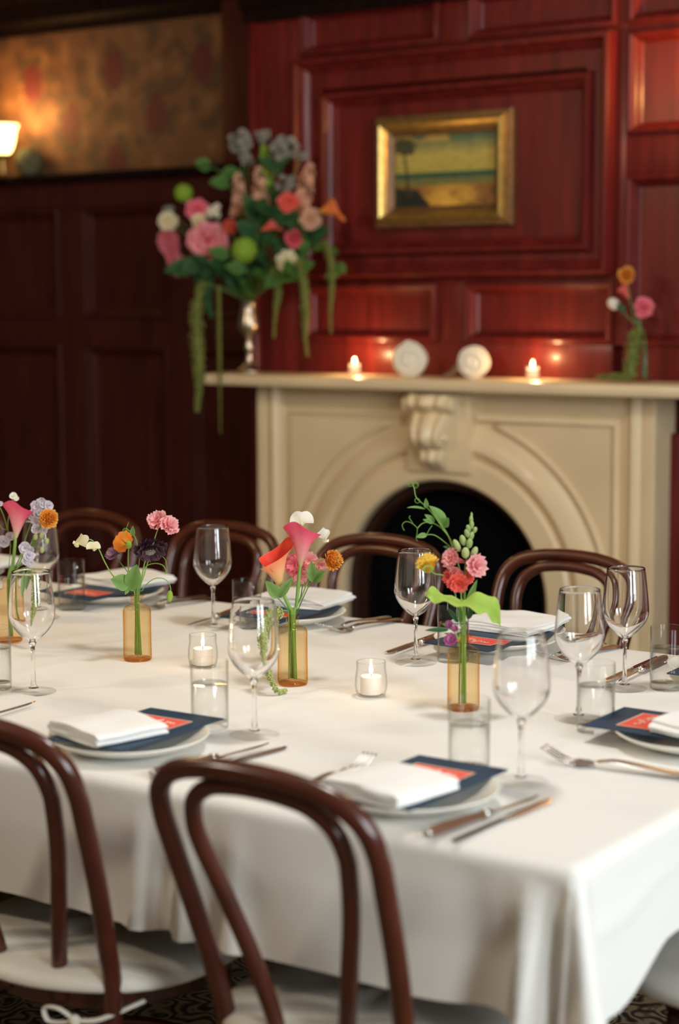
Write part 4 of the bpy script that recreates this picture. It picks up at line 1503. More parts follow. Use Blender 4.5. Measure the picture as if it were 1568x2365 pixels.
r = fthing('poppy', 'orange poppy with yellow green heart behind the purple scabiosa', BA)
stem('stem', r, BA, [low(BA, -0.002, 0.006), mouth(BA, -0.002, 0.003), (-2.3623, 2.6697, 0.9162), (-2.367, 2.6707, 0.9459), (-2.3648, 2.6702, 0.9753)], 0.0016)
c = V((-2.364, 2.6657, 0.9828))
obj('bloom', ruffle(tuple(c), tuple(-RT * 0.55 + tocam(c) * -0.75 + UPV * 0.35), 0.027, [(4, 1.0, 0.45), (4, 0.95, 0.62)], 0.12, 3, nu=6, nv=8), P_POPPY, r, origin=BA)
g = G(); ball(g, tuple(c + tocam(c) * 0.004 + RT * 0.003), 0.006, 10, 6, 1.4, t=0.7)
obj('calyx', g, M_LEAFL, r, origin=BA)

r = fthing('scabiosa', 'dark purple ruffled scabiosa facing out of the bud vase', BA)
stem('stem', r, BA, [low(BA, 0.004, -0.004), mouth(BA, 0.002, -0.002), (-2.3046, 2.637, 0.9211), (-2.2979, 2.6403, 0.9551), (-2.2898, 2.6429, 0.9765)], 0.0015)
c = V((-2.285, 2.6413, 0.9847))
nn = tuple(tocam(c) * 0.62 - UPV * 0.72 + RT * 0.1)
obj('bloom', ruffle(tuple(c), nn, 0.0315, [(9, 1.0, 0.05), (8, 0.86, 0.22), (7, 0.66, 0.4)], 0.20, 4, nu=4, nv=8, waves=4), P_PLUM, r, origin=BA)
g = G()
for i in range(40):
    q = math.sqrt((i + 0.5) / 40) * 0.0105
    a = i * 2.39996
    p = TM(c, frame(nn)) @ Vector((q * math.cos(a), q * math.sin(a), 0.012 - q * 0.3))
    ball(g, tuple(p), 0.0016, 5, 3, t=0.9)
obj('pale_centre', g, P_GREY, r, origin=BA, label='pale grey stamens')

r = fthing('carnation', 'two headed light pink carnation, tallest bloom of the scabiosa vase', BA)
stem('stem', r, BA, [low(BA, 0.007, 0.003), mouth(BA, 0.004, 0.002), (-2.3206, 2.6632, 0.9249), (-2.3113, 2.6768, 0.9752), (-2.3062, 2.6845, 1.0045), (-2.303, 2.6889, 1.0188)], 0.0013)
for px, sd in (((-2.3051, 2.689, 1.0305), 5), ((-2.2807, 2.6926, 1.0224), 6)):
    c = V(px)
    obj('bloom', ruffle(tuple(c), tuple(tocam(c) * 0.7 + UPV * 0.5 + RT * (0.5 if sd == 6 else -0.3)), 0.0205, [(6, 1.0, 0.15), (6, 0.88, 0.42), (5, 0.66, 0.7)], 0.24, sd, nu=4, nv=8, waves=4), P_PINK, r, origin=BA)

r = fthing('scabiosa', 'small faded mauve scabiosa behind the stems of the orange poppy', BA)
stem('stem', r, BA, [low(BA, -0.006, 0.006), mouth(BA, -0.004, 0.003), (-2.3758, 2.685, 0.9175), (-2.3965, 2.6857, 0.9374), (-2.414, 2.6879, 0.9522)], 0.0012, M_STEMB)
c = V((-2.4158, 2.6874, 0.9574))
obj('bloom', ruffle(tuple(c), tuple(tocam(c) * 0.5 - RT * 0.5 + UPV * 0.6), 0.019, [(8, 1.0, 0.2), (7, 0.8, 0.5)], 0.25, 9), P_MAUVE, r, origin=BA)

r = fthing('leafy_sprig', 'sprig of two rounded grey green leaves at the mouth of the scabiosa vase', BA, 'leaf')
stem('stem', r, BA, [low(BA, 0.0, -0.005), mouth(BA, -0.001, -0.003), (-2.316, 2.6204, 0.9037), (-2.3176, 2.6089, 0.9169)], 0.0013)
n0 = tuple(tocam(BA) + UPV * 0.3)
obj('leaf', leafg((-2.3166, 2.6151, 0.9128), (-2.3335, 2.581, 0.9276), 0.034, n0, 0.1, 0.15), M_LEAF, r, origin=BA)
obj('leaf', leafg((-2.3127, 2.6167, 0.9045), (-2.3003, 2.6202, 0.9548), 0.033, n0, 0.12, 0.2), M_LEAF, r, origin=BA)
obj('leaf', leafg((-2.3176, 2.6135, 0.9061), (-2.315, 2.6016, 0.8962), 0.008, n0, 0.1, 0.2), M_LEAF, r, origin=BA)

r = fthing('flower_bud', 'nodding green bud on an arched stem at the right of the scabiosa vase', BA)
stem('stem', r, BA, [low(BA, 0.008, -0.002), mouth(BA, 0.004, -0.001), (-2.3085, 2.6434, 0.8995), (-2.2939, 2.6436, 0.9152), (-2.2828, 2.6526, 0.9243), (-2.2704, 2.6612, 0.9242), (-2.2617, 2.6663, 0.9175), (-2.2569, 2.668, 0.9059), (-2.2564, 2.6674, 0.8992)], 0.0010)
g = G(); ball(g, (-2.2572, 2.6655, 0.8901), 0.0062, 10, 7, 1.9, t=0.5, d=(0.1, 0, 1))
obj('bud', g, M_LEAFL, r, origin=BA)

r = fthing('pea_vine', 'thin sweet pea tendrils and sprout above the orange poppy', BA, 'vine')
stem('stem', r, BA, [mouth(BA, 0.002, 0.004), (-2.3369, 2.6639, 0.9234), (-2.3365, 2.6696, 0.9613), (-2.3408, 2.6652, 0.9948), (-2.346, 2.6575, 1.0089), (-2.3549, 2.6525, 1.0174)], 0.0009)
obj('tendril', curl((-2.3549, 2.6525, 1.0174), tuple(-RT + UPV * 0.2), tuple(-UPV), 0.006, 1.6, 0.0006), M_STEM, r, origin=BA)
obj('tendril', tube(G(), smooth_path([(-2.346, 2.6575, 1.0089), (-2.3534, 2.6533, 1.0157), (-2.3525, 2.6551, 1.0241), (-2.3515, 2.6565, 1.0291)], 5), 0.0006, 5), M_STEM, r, origin=BA)
obj('leaf', leafg((-2.3435, 2.6582, 1.0022), (-2.3375, 2.6532, 1.0236), 0.010, n0, 0.1, 0.3), M_LEAF, r, origin=BA)
obj('tendril', tube(G(), smooth_path([(-2.3096, 2.6484, 0.9396), (-2.3019, 2.655, 0.9487), (-2.2897, 2.664, 0.952), (-2.2784, 2.6713, 0.9478), (-2.2722, 2.6739, 0.9361), (-2.2746, 2.6715, 0.9311)], 6), 0.0011, 6), M_STEM, r, origin=BA)
obj('tendril', tube(G(), smooth_path([(-2.281, 2.6721, 0.9661), (-2.275, 2.6752, 0.9586), (-2.2721, 2.6754, 0.9461), (-2.27, 2.6752, 0.9344)], 5), 0.0007, 5), M_STEM, r, origin=BA)

# ================================================================== FLOWERS IN VASE B (callas, sweet pea, ranunculus, tassel)
BB = (VB[0], VB[1], Z0 + 0.007)
r = fthing('calla_lily', 'orange red calla lily with its throat turned to the left', BB)
stem('stem', r, BB, [low(BB, 0.006, 0), mouth(BB, 0.0, 0), (-1.9369, 2.6208, 0.9052), (-1.943, 2.6136, 0.9272), (-1.9463, 2.6078, 0.9459)], 0.0036, r1=0.0034)
c = (-1.9462, 2.6075, 0.9428)
ax = tuple(V((-1.9567, 2.6043, 1.0151)) - V(c))
fr = tuple(-RT * 0.75 + tocam(c) * 0.62 + UPV * 0.1)
fr2 = tuple(-RT * 0.35 + tocam(c) * 0.62 + UPV * 0.1)
obj('spathe', calla(c, ax, fr, 0.076, 0.0255, 0.0, front_drop=0.50), P_CORALC, r, origin=BB)
obj('spathe_inside', calla(c, ax, fr, 0.0757, 0.0255, 0.0006, front_drop=0.50), P_REDIN, r, origin=BB, label='red inner face')
r = fthing('calla_lily', 'pink calla lily seen from behind, the tallest of its vase', BB)
stem('stem', r, BB, [low(BB, -0.004, 0.003), mouth(BB, 0.002, 0.001), (-1.9325, 2.6361, 0.9051), (-1.929, 2.637, 0.9372), (-1.9255, 2.6394, 0.9801)], 0.0036, r1=0.0032)
c = (-1.9248, 2.6397, 0.9785)
ax = tuple(V((-1.9233, 2.6452, 1.0525)) - V(c))
fr = tuple(RT * 0.40 - tocam(c) * 0.9)
obj('spathe', calla(c, ax, fr, 0.073, 0.0265, 0.0, front_drop=0.36), P_PINKC, r, origin=BB)
obj('spathe_inside', calla(c, ax, fr, 0.0727, 0.0265, 0.0006, front_drop=0.36), P_HOT, r, origin=BB)

r = fthing('sweet_pea', 'white sweet pea peeking over and beside the pink calla', BB)
stem('stem', r, BB, [low(BB, 0.0, 0.006), mouth(BB, 0.002, 0.004), (-1.9593, 2.681, 0.9205), (-1.9647, 2.6973, 0.9747), (-1.9671, 2.7024, 1.0225), (-1.9685, 2.7046, 1.0448)], 0.0012)
c = V((-1.9687, 2.705, 1.0488))
obj('bloom', sweetpea(tuple(c), tuple(tocam(c) - UPV * 0.1), tuple(UPV), 0.0235, 1), P_WHITE, r, origin=BB)
c = V((-1.9295, 2.716, 1.0204))
obj('bloom', sweetpea(tuple(c), tuple(RT * 0.6 - UPV * 0.35 + tocam(c) * 0.5), tuple(UPV + RT * 0.7), 0.0215, 4), P_WHITE, r, origin=BB)
c = V((-1.9727, 2.6842, 1.0079))
obj('bloom', sweetpea(tuple(c), tuple(-RT + tocam(c) * 0.3), tuple(UPV), 0.0115, 5), P_WHITE, r, origin=BB)
stem('side_stem', r, BB, [(-1.9652, 2.6981, 0.9826), (-1.9466, 2.7081, 1.0055), (-1.9339, 2.7125, 1.0173)], 0.0008)
stem('side_stem', r, BB, [(-1.9652, 2.6981, 0.9826), (-1.971, 2.6898, 0.9961), (-1.9712, 2.6848, 1.0048)], 0.0008)

r = fthing('sweet_pea', 'ruffled bright pink sweet pea behind the stem of the pink calla', BB)
stem('stem', r, BB, [low(BB, 0.003, 0.008), mouth(BB, 0.003, 0.005), (-1.9561, 2.6821, 0.9125), (-1.9571, 2.692, 0.9435), (-1.9572, 2.6951, 0.9658)], 0.0012, M_STEMB)
for px, up, s, sd in (((-1.9665, 2.6835, 0.973), UPV * 0.4 - RT, 0.0205, 1), ((-1.9514, 2.7009, 0.9785), UPV + RT * 0.6, 0.0190, 2), ((-1.96, 2.6851, 0.9523), -UPV - RT * 0.3, 0.0150, 3)):
    c = V(px)
    obj('bloom', ruffle(tuple(c), tuple(tocam(c) * 0.8 + up * 0.35), s, [(4, 1.0, 0.15), (3, 0.75, 0.5)], 0.26, 20 + sd, nu=5, nv=9), P_PINK if sd != 1 else P_HOT, r, origin=BB)
r = fthing('sweet_pea', 'small blush sweet pea just left of the orange ranunculus', BB)
stem('stem', r, BB, [mouth(BB, 0.003, 0.005), (-1.9436, 2.6799, 0.9221), (-1.9308, 2.6939, 0.9576), (-1.9257, 2.6991, 0.9695)], 0.0010, M_STEMB)
c = V((-1.9247, 2.7005, 0.9742))
obj('bloom', ruffle(tuple(c), tuple(tocam(c) * 0.7 + RT * 0.5), 0.013, [(4, 1.0, 0.2), (3, 0.7, 0.5)], 0.25, 31), P_PINK, r, origin=BB)

r = fthing('ranunculus', 'orange ranunculus pompom leaning right beside the callas', BB)
stem('stem', r, BB, [low(BB, 0.007, 0.002), mouth(BB, 0.004, 0.001), (-1.9268, 2.6418, 0.9168), (-1.9174, 2.6534, 0.9519), (-1.9083, 2.6639, 0.9816), (-1.899, 2.6715, 0.9894), (-1.8912, 2.6767, 0.9878)], 0.0013)
c = V((-1.8847, 2.6812, 0.9878))
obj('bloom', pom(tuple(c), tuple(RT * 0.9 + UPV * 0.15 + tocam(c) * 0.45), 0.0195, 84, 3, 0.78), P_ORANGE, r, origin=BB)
obj('leaf', leafg((-1.9043, 2.65, 0.9503), (-1.9012, 2.6394, 0.9907), 0.020, n0, 0.1, 0.35), M_LEAF, r, origin=BB)
obj('leaf', leafg((-1.905, 2.6497, 0.9519), (-1.8783, 2.6529, 0.9727), 0.022, n0, 0.1, 0.3), M_LEAF, r, origin=BB)

r = fthing('leafy_sprig', 'sprig with narrow green leaves under the orange calla', BB, 'leaf')
stem('stem', r, BB, [low(BB, -0.007, -0.002), mouth(BB, -0.004, -0.001), (-1.9333, 2.6106, 0.9023), (-1.9402, 2.6018, 0.9171), (-1.9435, 2.5945, 0.925)], 0.0013, M_STEMB)
obj('leaf', leafg((-1.9435, 2.5945, 0.925), (-1.9574, 2.5772, 0.9576), 0.022, n0, 0.12, 0.3), M_LEAF, r, origin=BB)
obj('leaf', leafg((-1.9422, 2.5954, 0.925), (-1.9204, 2.6097, 0.9621), 0.017, n0, 0.12, 0.35), M_LEAF, r, origin=BB)

r = fthing('amaranth_tassel', 'pale green amaranth tassel trailing from the calla vase down to the cloth', BB)
stem('stem', r, BB, [low(BB, -0.004, -0.006), mouth(BB, -0.005, -0.004), (-1.9344, 2.6095, 0.8999), (-1.9362, 2.5962, 0.9009), (-1.9363, 2.5832, 0.8965)], 0.0013)
e1, e2 = V((-1.9066, 2.5417, 0.768)), V((-1.9023, 2.5643, 0.766))
obj('tassel', tassel([(-1.9358, 2.5903, 0.901), (-1.9378, 2.5697, 0.8951), (-1.9391, 2.5544, 0.8808), (-1.934, 2.5422, 0.8557), (-1.9265, 2.537, 0.8261), (-1.9172, 2.5331, 0.7965), tuple(e1), tuple(e2)], 0.0135, 4), M_AMAR, r, origin=BB)
obj('tassel', tassel([(-1.9393, 2.5871, 0.8956), (-1.9404, 2.5781, 0.881), (-1.9382, 2.5709, 0.8626), (-1.9329, 2.5663, 0.8481)], 0.0095, 5), M_AMAR, r, origin=BB)

# ================================================================== FLOWERS IN VASE C (snapdragon, heart leaf, pea vine)
BC = (VC[0], VC[1], Z0 + 0.007)
r = fthing('snapdragon', 'pink and coral snapdragon with green buds at its tip', BC)
stem('stem', r, BC, [low(BC, 0.003, 0), mouth(BC, 0.002, 0), (-1.5779, 2.6391, 0.9153), (-1.5807, 2.6435, 0.9594), (-1.5824, 2.6475, 0.9962), (-1.5812, 2.6539, 1.0344), (-1.5799, 2.6587, 1.0623), (-1.5791, 2.663, 1.0881)], 0.0026, r1=0.0012)
for k, (px, rad, mt, dv) in enumerate((
        ((-1.5813, 2.6215, 0.9802), 0.0175, 'c', (0.0, -0.3)), ((-1.5985, 2.6229, 0.9883), 0.0135, 'c', (-0.8, 0.0)), ((-1.5832, 2.6576, 0.9843), 0.0120, 'c', (0.6, 0.2)),
        ((-1.5584, 2.6416, 1.0093), 0.0205, 'p', (0.55, 0.05)), ((-1.5975, 2.6281, 1.0198), 0.0170, 'p', (-0.6, 0.15)), ((-1.5894, 2.6248, 1), 0.0105, 'p', (-0.2, -0.6)))):
    c = V(px)
    nn = tocam(c) * 0.8 + RT * dv[0] + UPV * dv[1]
    gg = ruffle(tuple(c), tuple(nn), rad, [(5, 1.0, 0.12), (4, 0.80, 0.45), (3, 0.55, 0.75)], 0.26, 40 + k, nu=4, nv=8, waves=3)
    # the floret's tube back to the stem
    b = V((-1.5845, 2.6511, 0.9881)); b.z = c.z - 0.008
    tube(gg, [tuple(b), tuple(b.lerp(c, 0.5)), tuple(c)], [0.002, 0.0045, 0.0065], 8, t=0.1)
    obj('floret', gg, P_CORAL if mt == 'c' else P_PINK, r, origin=BC)
for k, (px, s, el, lean) in enumerate((
        ((-1.589, 2.6311, 1.0424), 0.0066, 1.7, -0.5), ((-1.5711, 2.6298, 1.0313), 0.0082, 1.15, 0.0), ((-1.5666, 2.6511, 1.0299), 0.0068, 1.5, 0.4), ((-1.5811, 2.6379, 1.0511), 0.0066, 1.4, -0.3), ((-1.5692, 2.6394, 1.0466), 0.0068, 1.25, 0.2),
        ((-1.5726, 2.6509, 1.0577), 0.0058, 1.3, 0.3), ((-1.5784, 2.6475, 1.0622), 0.0058, 1.3, -0.3), ((-1.571, 2.6595, 1.0673), 0.0048, 1.2, 0.6), ((-1.5771, 2.6496, 1.071), 0.0048, 1.3, -0.4), ((-1.5732, 2.6532, 1.0768), 0.0050, 1.4, 0.1), ((-1.5769, 2.6579, 1.085), 0.0042, 1.6, 0.0), ((-1.5793, 2.6633, 1.0917), 0.0026, 2.0, 0.0))):
    g = G(); ball(g, px, s * 0.84, 10, 7, el * 1.25, t=0.30 + 0.03 * (k % 4) if k > 2 else 0.55, d=tuple(UPV + RT * lean))
    obj('bud', g, P_BUD, r, origin=BC)
obj('leaf', leafg((-1.5713, 2.6351, 0.9405), (-1.5545, 2.641, 0.9859), 0.011, n0, 0.1, 0.3), M_LEAF, r, origin=BC)

r = fthing('ranunculus', 'yellow ranunculus nodding left in front of a wine glass', BC)
stem('stem', r, BC, [low(BC, -0.005, 0.002), mouth(BC, -0.003, 0.001), (-1.5807, 2.6252, 0.9171), (-1.5881, 2.6258, 0.9574), (-1.5955, 2.6237, 0.9787), (-1.6059, 2.6181, 0.9905), (-1.6195, 2.6092, 0.9942), (-1.6272, 2.6048, 1.0009)], 0.0012)
c = V((-1.6301, 2.6038, 1.0082))
obj('bloom', pom(tuple(c), tuple(-RT * 0.35 + UPV * 0.75 - tocam(c) * 0.5), 0.0205, 84, 8, 0.66), P_YELLOW, r, origin=BC)
g = ruffle(tuple(c + tocam(c) * 0.010 - UPV * 0.005), tuple(tocam(c) * 0.7 - UPV * 0.7), 0.010, [(5, 1.0, 0.1)], 0.1, 3)
obj('calyx', g, M_LEAFL, r, origin=BC)

r = fthing('heart_leaf', 'large lime green heart shaped leaf arching over the snapdragon vase', BC, 'leaf')
stem('stem', r, BC, [low(BC, 0.002, -0.006), mouth(BC, 0.0, -0.004), (-1.5583, 2.6036, 0.915), (-1.5557, 2.5976, 0.9458), (-1.5563, 2.5928, 0.9582)], 0.0020)
def heart():
    g = G()
    # blade: a spine that rises left, crests at the stalk and droops right to a pointed tip
    spine = smooth_path([(-1.6089, 2.5633, 0.9648), (-1.5913, 2.5638, 0.9686), (-1.5703, 2.5712, 0.9614), (-1.5483, 2.5796, 0.9556), (-1.5254, 2.5892, 0.9542), (-1.5073, 2.601, 0.9483), (-1.4958, 2.6072, 0.9354), (-1.4928, 2.6123, 0.9136)], 4)
    up = smooth_path([(-1.6113, 2.5684, 0.9698), (-1.6023, 2.5816, 0.9755), (-1.5835, 2.5928, 0.9616), (-1.5639, 2.6056, 0.9564), (-1.5416, 2.6164, 0.9658), (-1.5186, 2.6261, 0.9644), (-1.5005, 2.6239, 0.9472), (-1.4922, 2.6127, 0.9136)], 4)
    dn = smooth_path([(-1.6054, 2.559, 0.9606), (-1.58, 2.5457, 0.9582), (-1.5569, 2.5493, 0.9569), (-1.5352, 2.5578, 0.9533), (-1.512, 2.5665, 0.9441), (-1.5025, 2.5786, 0.9403), (-1.4961, 2.5935, 0.9271), (-1.4927, 2.6122, 0.9129)], 4)
    m = len(spine)
    vs, ts, fs = [], [], []
    for i in range(m):
        for k in range(9):
            q = k / 4 - 1
            a = spine[i].lerp(dn[i], q) if q > 0 else spine[i].lerp(up[i], -q)
            a = a + UPV * (0.0034 * math.sin(i * 0.95 + q) * abs(q)) + tocam(a) * (0.004 * math.sin(i * 1.25) * abs(q))
            vs.append(tuple(a)); ts.append(0.3 + 0.55 * abs(q))
    for i in range(m - 1):
        for k in range(8):
            a = i * 9 + k
            fs.append((a, a + 1, a + 10, a + 9))
    return g.add(vs, fs, ts)
obj('leaf_blade', heart(), M_LEAFL, r, origin=BC)

r = fthing('pea_vine', 'sweet pea vine with curling tendrils reaching up before the dark fireplace', BC, 'vine')
stem('stem', r, BC, [low(BC, -0.002, 0.006), mouth(BC, -0.001, 0.004), (-1.5988, 2.6638, 0.9323), (-1.605, 2.668, 0.9917), (-1.6174, 2.6651, 1.0319), (-1.6264, 2.6568, 1.0608), (-1.64, 2.6447, 1.0852), (-1.6533, 2.6379, 1.103), (-1.6691, 2.6293, 1.1194), (-1.6731, 2.6286, 1.1342), (-1.6762, 2.628, 1.1453)], 0.0016, r1=0.0007)
obj('leaf', leafg((-1.6265, 2.6513, 1.0659), (-1.6458, 2.6315, 1.1071), 0.030, tuple(tocam(BC) * 0.6 + RT * 0.6 + UPV * 0.5), 0.12, 0.35), M_LEAF, r, origin=BC)
obj('leaf', leafg((-1.6293, 2.6501, 1.0711), (-1.6164, 2.649, 1.0863), 0.018, n0, 0.1, 0.2), M_LEAF, r, origin=BC)
obj('leaf', leafg((-1.6556, 2.6359, 1.1001), (-1.6767, 2.6095, 1.1036), 0.0085, tuple(UPV + tocam(BC) * 0.5), 0.12, 0.2), M_LEAF, r, origin=BC)
obj('leaf', leafg((-1.6545, 2.6369, 1.1016), (-1.6509, 2.6298, 1.1204), 0.0085, n0, 0.1, 0.3), M_LEAF, r, origin=BC)
obj('tendril', curl((-1.6762, 2.628, 1.1453), tuple(RT * 0.75 + UPV * 0.75), tuple(RT * 0.6 - UPV * 0.5), 0.0062, 1.7, 0.0006, drift=0.3, shrink=0.55), M_STEM, r, origin=BC)
obj('tendril', curl((-1.6762, 2.628, 1.1446), tuple(-RT * 0.55 + UPV), tuple(-RT * 0.8 - UPV * 0.3), 0.0045, 1.5, 0.0005), M_STEM, r, origin=BC)
obj('tendril', curl((-1.6684, 2.6297, 1.1194), tuple(-RT - UPV * 0.15), tuple(-UPV), 0.0045, 1.0, 0.0006, drift=1.2, shrink=0.1), M_STEM, r, origin=BC)
stem('side_stem', r, BC, [(-1.6173, 2.6649, 1.0304), (-1.6168, 2.6555, 1.0481), (-1.6264, 2.6454, 1.0665), (-1.6353, 2.6344, 1.0761), (-1.6453, 2.6279, 1.0791), (-1.6536, 2.6216, 1.0762), (-1.6592, 2.6167, 1.0688)], 0.0012, r1=0.0007)
obj('leaf', leafg((-1.6378, 2.6328, 1.0776), (-1.6476, 2.6148, 1.0847), 0.008, n0, 0.1, 0.3), M_LEAF, r, origin=BC)
obj('leaf', leafg((-1.6355, 2.6347, 1.079), (-1.6483, 2.6216, 1.093), 0.010, n0, 0.1, 0.3), M_LEAF, r, origin=BC)
obj('tendril', tube(G(), smooth_path([(-1.6592, 2.6167, 1.0688), (-1.6645, 2.6139, 1.0747), (-1.6709, 2.6101, 1.0792), (-1.677, 2.6059, 1.08), (-1.681, 2.6024, 1.0748), (-1.6793, 2.6026, 1.0682), (-1.6773, 2.6036, 1.0652)], 6), 0.0006, 5), M_STEM, r, origin=BC)
obj('tendril', tube(G(), smooth_path([(-1.6658, 2.6131, 1.0755), (-1.6686, 2.612, 1.0814), (-1.6719, 2.6104, 1.0866), (-1.671, 2.6116, 1.0903)], 6), 0.0006, 5), M_STEM, r, origin=BC)
obj('tendril', tube(G(), smooth_path([(-1.6592, 2.6167, 1.0688), (-1.6593, 2.6154, 1.06), (-1.6599, 2.6137, 1.0511), (-1.6578, 2.6145, 1.0467)], 6), 0.0006, 5), M_STEM, r, origin=BC)
stem('side_stem', r, BC, [(-1.6108, 2.6572, 1.0303), (-1.6148, 2.6436, 1.0406), (-1.6251, 2.6321, 1.0531), (-1.6313, 2.6224, 1.0589), (-1.6405, 2.6161, 1.059)], 0.0010, r1=0.0006)
obj('leaf', leafg((-1.6398, 2.6165, 1.059), (-1.6527, 2.6009, 1.0553), 0.0095, n0, 0.1, 0.3), M_LEAF, r, origin=BC)
obj('tendril', tube(G(), smooth_path([(-1.6405, 2.6161, 1.059), (-1.6368, 2.62, 1.0685), (-1.6335, 2.6231, 1.0744)], 5), 0.0006, 5), M_STEM, r, origin=BC)
obj('leaf', leafg((-1.603, 2.6385, 1.033), (-1.6109, 2.6217, 1.0404), 0.007, n0, 0.1, 0.3), M_LEAFD, r, origin=BC)

r = fthing('pansy_sprig', 'sprig of dark leaves and small magenta blooms at the mouth of the snapdragon vase', BC)
stem('stem', r, BC, [low(BC, -0.006, -0.004), mouth(BC, -0.005, -0.004), (-1.5683, 2.6048, 0.8856), (-1.5726, 2.5977, 0.8997), (-1.5765, 2.59, 0.9079)], 0.0015)
for a, b, w in (((-1.5786, 2.588, 0.9043), (-1.6069, 2.5562, 0.9055), 0.009), ((-1.574, 2.5972, 0.9033), (-1.5889, 2.5824, 0.9152), 0.007), ((-1.5713, 2.6068, 0.9148), (-1.5841, 2.5897, 0.9427), 0.009), ((-1.5676, 2.6092, 0.9133), (-1.5657, 2.6029, 0.9456), 0.008), ((-1.5635, 2.6251, 0.9188), (-1.5526, 2.6238, 0.9423), 0.010), ((-1.5709, 2.5978, 0.8924), (-1.5855, 2.5825, 0.8992), 0.006)):
    obj('leaf', leafg(a, b, w, n0, 0.1, 0.3), M_LEAFD if w > 0.0085 else M_LEAF, r, origin=BC)
for px, s, sd in (((-1.5689, 2.5804, 0.8894), 0.0115, 1), ((-1.5785, 2.5892, 0.9122), 0.0075, 2), ((-1.5641, 2.5864, 0.9082), 0.006, 3)):
    c = V(px)
    obj('bloom', ruffle(tuple(c), tuple(tocam(c) + UPV * 0.5 - RT * 0.4), s, [(5, 1.0, 0.2), (3, 0.6, 0.5)], 0.2, 60 + sd), P_PURPLE, r, origin=BC)

# ================================================================== FLOWERS IN VASE D (left edge)
BD = (VD[0], VD[1], Z0 + 0.007)
r = fthing('calla_lily', 'pink calla lily at the left edge of the picture', BD)
stem('stem', r, BD, [low(BD, 0.004, 0), mouth(BD, 0.002, 0), (-2.6672, 2.6548, 0.9239), (-2.6591, 2.6559, 0.9783)], 0.0038)
c = (-2.6583, 2.6563, 0.9765)
ax = tuple(V((-2.6539, 2.663, 1.0458)) - V(c))
fr = tuple(RT * 0.40 - tocam(c) * 0.9)
obj('spathe', calla(c, ax, fr, 0.069, 0.0250, 0.0, front_drop=0.36), P_PINKC, r, origin=BD)
obj('spathe_inside', calla(c, ax, fr, 0.0687, 0.0250, 0.0006, front_drop=0.36), P_HOT, r, origin=BD)
r = fthing('ranunculus', 'orange ranunculus among lilac larkspur at the left edge', BD)
stem('stem', r, BD, [low(BD, 0.007, 0), mouth(BD, 0.004, 0), (-2.6455, 2.6578, 0.9253), (-2.6106, 2.6668, 0.9894), (-2.5912, 2.6713, 1.0125)], 0.0014)
c = V((-2.5788, 2.6687, 1.0198))
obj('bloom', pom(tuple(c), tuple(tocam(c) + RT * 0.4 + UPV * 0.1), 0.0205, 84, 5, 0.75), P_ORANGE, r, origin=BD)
r = fthing('larkspur', 'spike of pale lilac larkspur behind the orange ranunculus', BD)
stem('stem', r, BD, [low(BD, 0.004, 0.005), mouth(BD, 0.003, 0.003), (-2.6711, 2.6775, 0.9299), (-2.6524, 2.687, 0.9915), (-2.633, 2.6937, 1.0299), (-2.6255, 2.7017, 1.0493)], 0.0016)
for k, (px, s) in enumerate((((-2.6199, 2.6935, 1.0504), 0.0095), ((-2.628, 2.6864, 1.0398), 0.0115), ((-2.6077, 2.7007, 1.0415), 0.0095), ((-2.6227, 2.688, 1.0257), 0.0115), ((-2.6327, 2.6806, 1.0222), 0.0105), ((-2.6205, 2.6752, 1.0111), 0.010), ((-2.611, 2.6675, 0.9965), 0.011), ((-2.5993, 2.6753, 0.9938), 0.009), ((-2.6152, 2.696, 1.0451), 0.009))):
    c = V(px)
    obj('floret', ruffle(tuple(c), tuple(tocam(c) + RT * rnd.uniform(-.6, .6) + UPV * rnd.uniform(-.2, .6)), s, [(5, 1.0, 0.15), (3, 0.6, 0.6)], 0.25, 70 + k, nu=3, nv=5), P_LILAC, r, origin=BD)
for px in ((-2.5945, 2.6651, 0.9854), (-2.5851, 2.6699, 0.9731), (-2.5919, 2.6627, 0.9557), (-2.6044, 2.6577, 0.982)):
    g = G(); ball(g, px, 0.0048, 8, 6, 1.5, t=0.6, d=(0.2, 0, 1))
    obj('bud', g, P_BUD, r, origin=BD)
    stem('side_stem', r, BD, [(-2.6327, 2.6707, 0.9534), tuple((V((-2.6205, 2.6687, 0.9653)) + V(px)) / 2), px], 0.0007)
r = fthing('larkspur', 'drooping lilac larkspur florets low beside the pink calla stem', BD)
stem('stem', r, BD, [mouth(BD, 0.002, -0.003), (-2.6309, 2.6305, 0.9209), (-2.6166, 2.6316, 0.9441), (-2.6121, 2.6376, 0.9641)], 0.0013)
for k, (px, s) in enumerate((((-2.6062, 2.6291, 0.962), 0.0125), ((-2.5994, 2.6316, 0.9463), 0.0110), ((-2.6031, 2.6275, 0.9359), 0.0090), ((-2.6044, 2.6419, 0.9571), 0.0090), ((-2.5957, 2.6322, 0.9324), 0.008))):
    c = V(px)
    obj('floret', ruffle(tuple(c), tuple(tocam(c) + RT * rnd.uniform(-.6, .6)), s, [(5, 1.0, 0.15), (3, 0.6, 0.6)], 0.25, 85 + k, nu=3, nv=5), P_LILAC, r, origin=BD)
r = fthing('stock_flower', 'tiny white florets rising above and beside the pink calla at the picture edge', BD)
stem('stem', r, BD, [low(BD, -0.003, 0.004), mouth(BD, -0.002, 0.003), (-2.7025, 2.6836, 0.954), (-2.7097, 2.6849, 0.9987), (-2.7052, 2.6945, 1.0434), (-2.7036, 2.6971, 1.0541)], 0.0009)
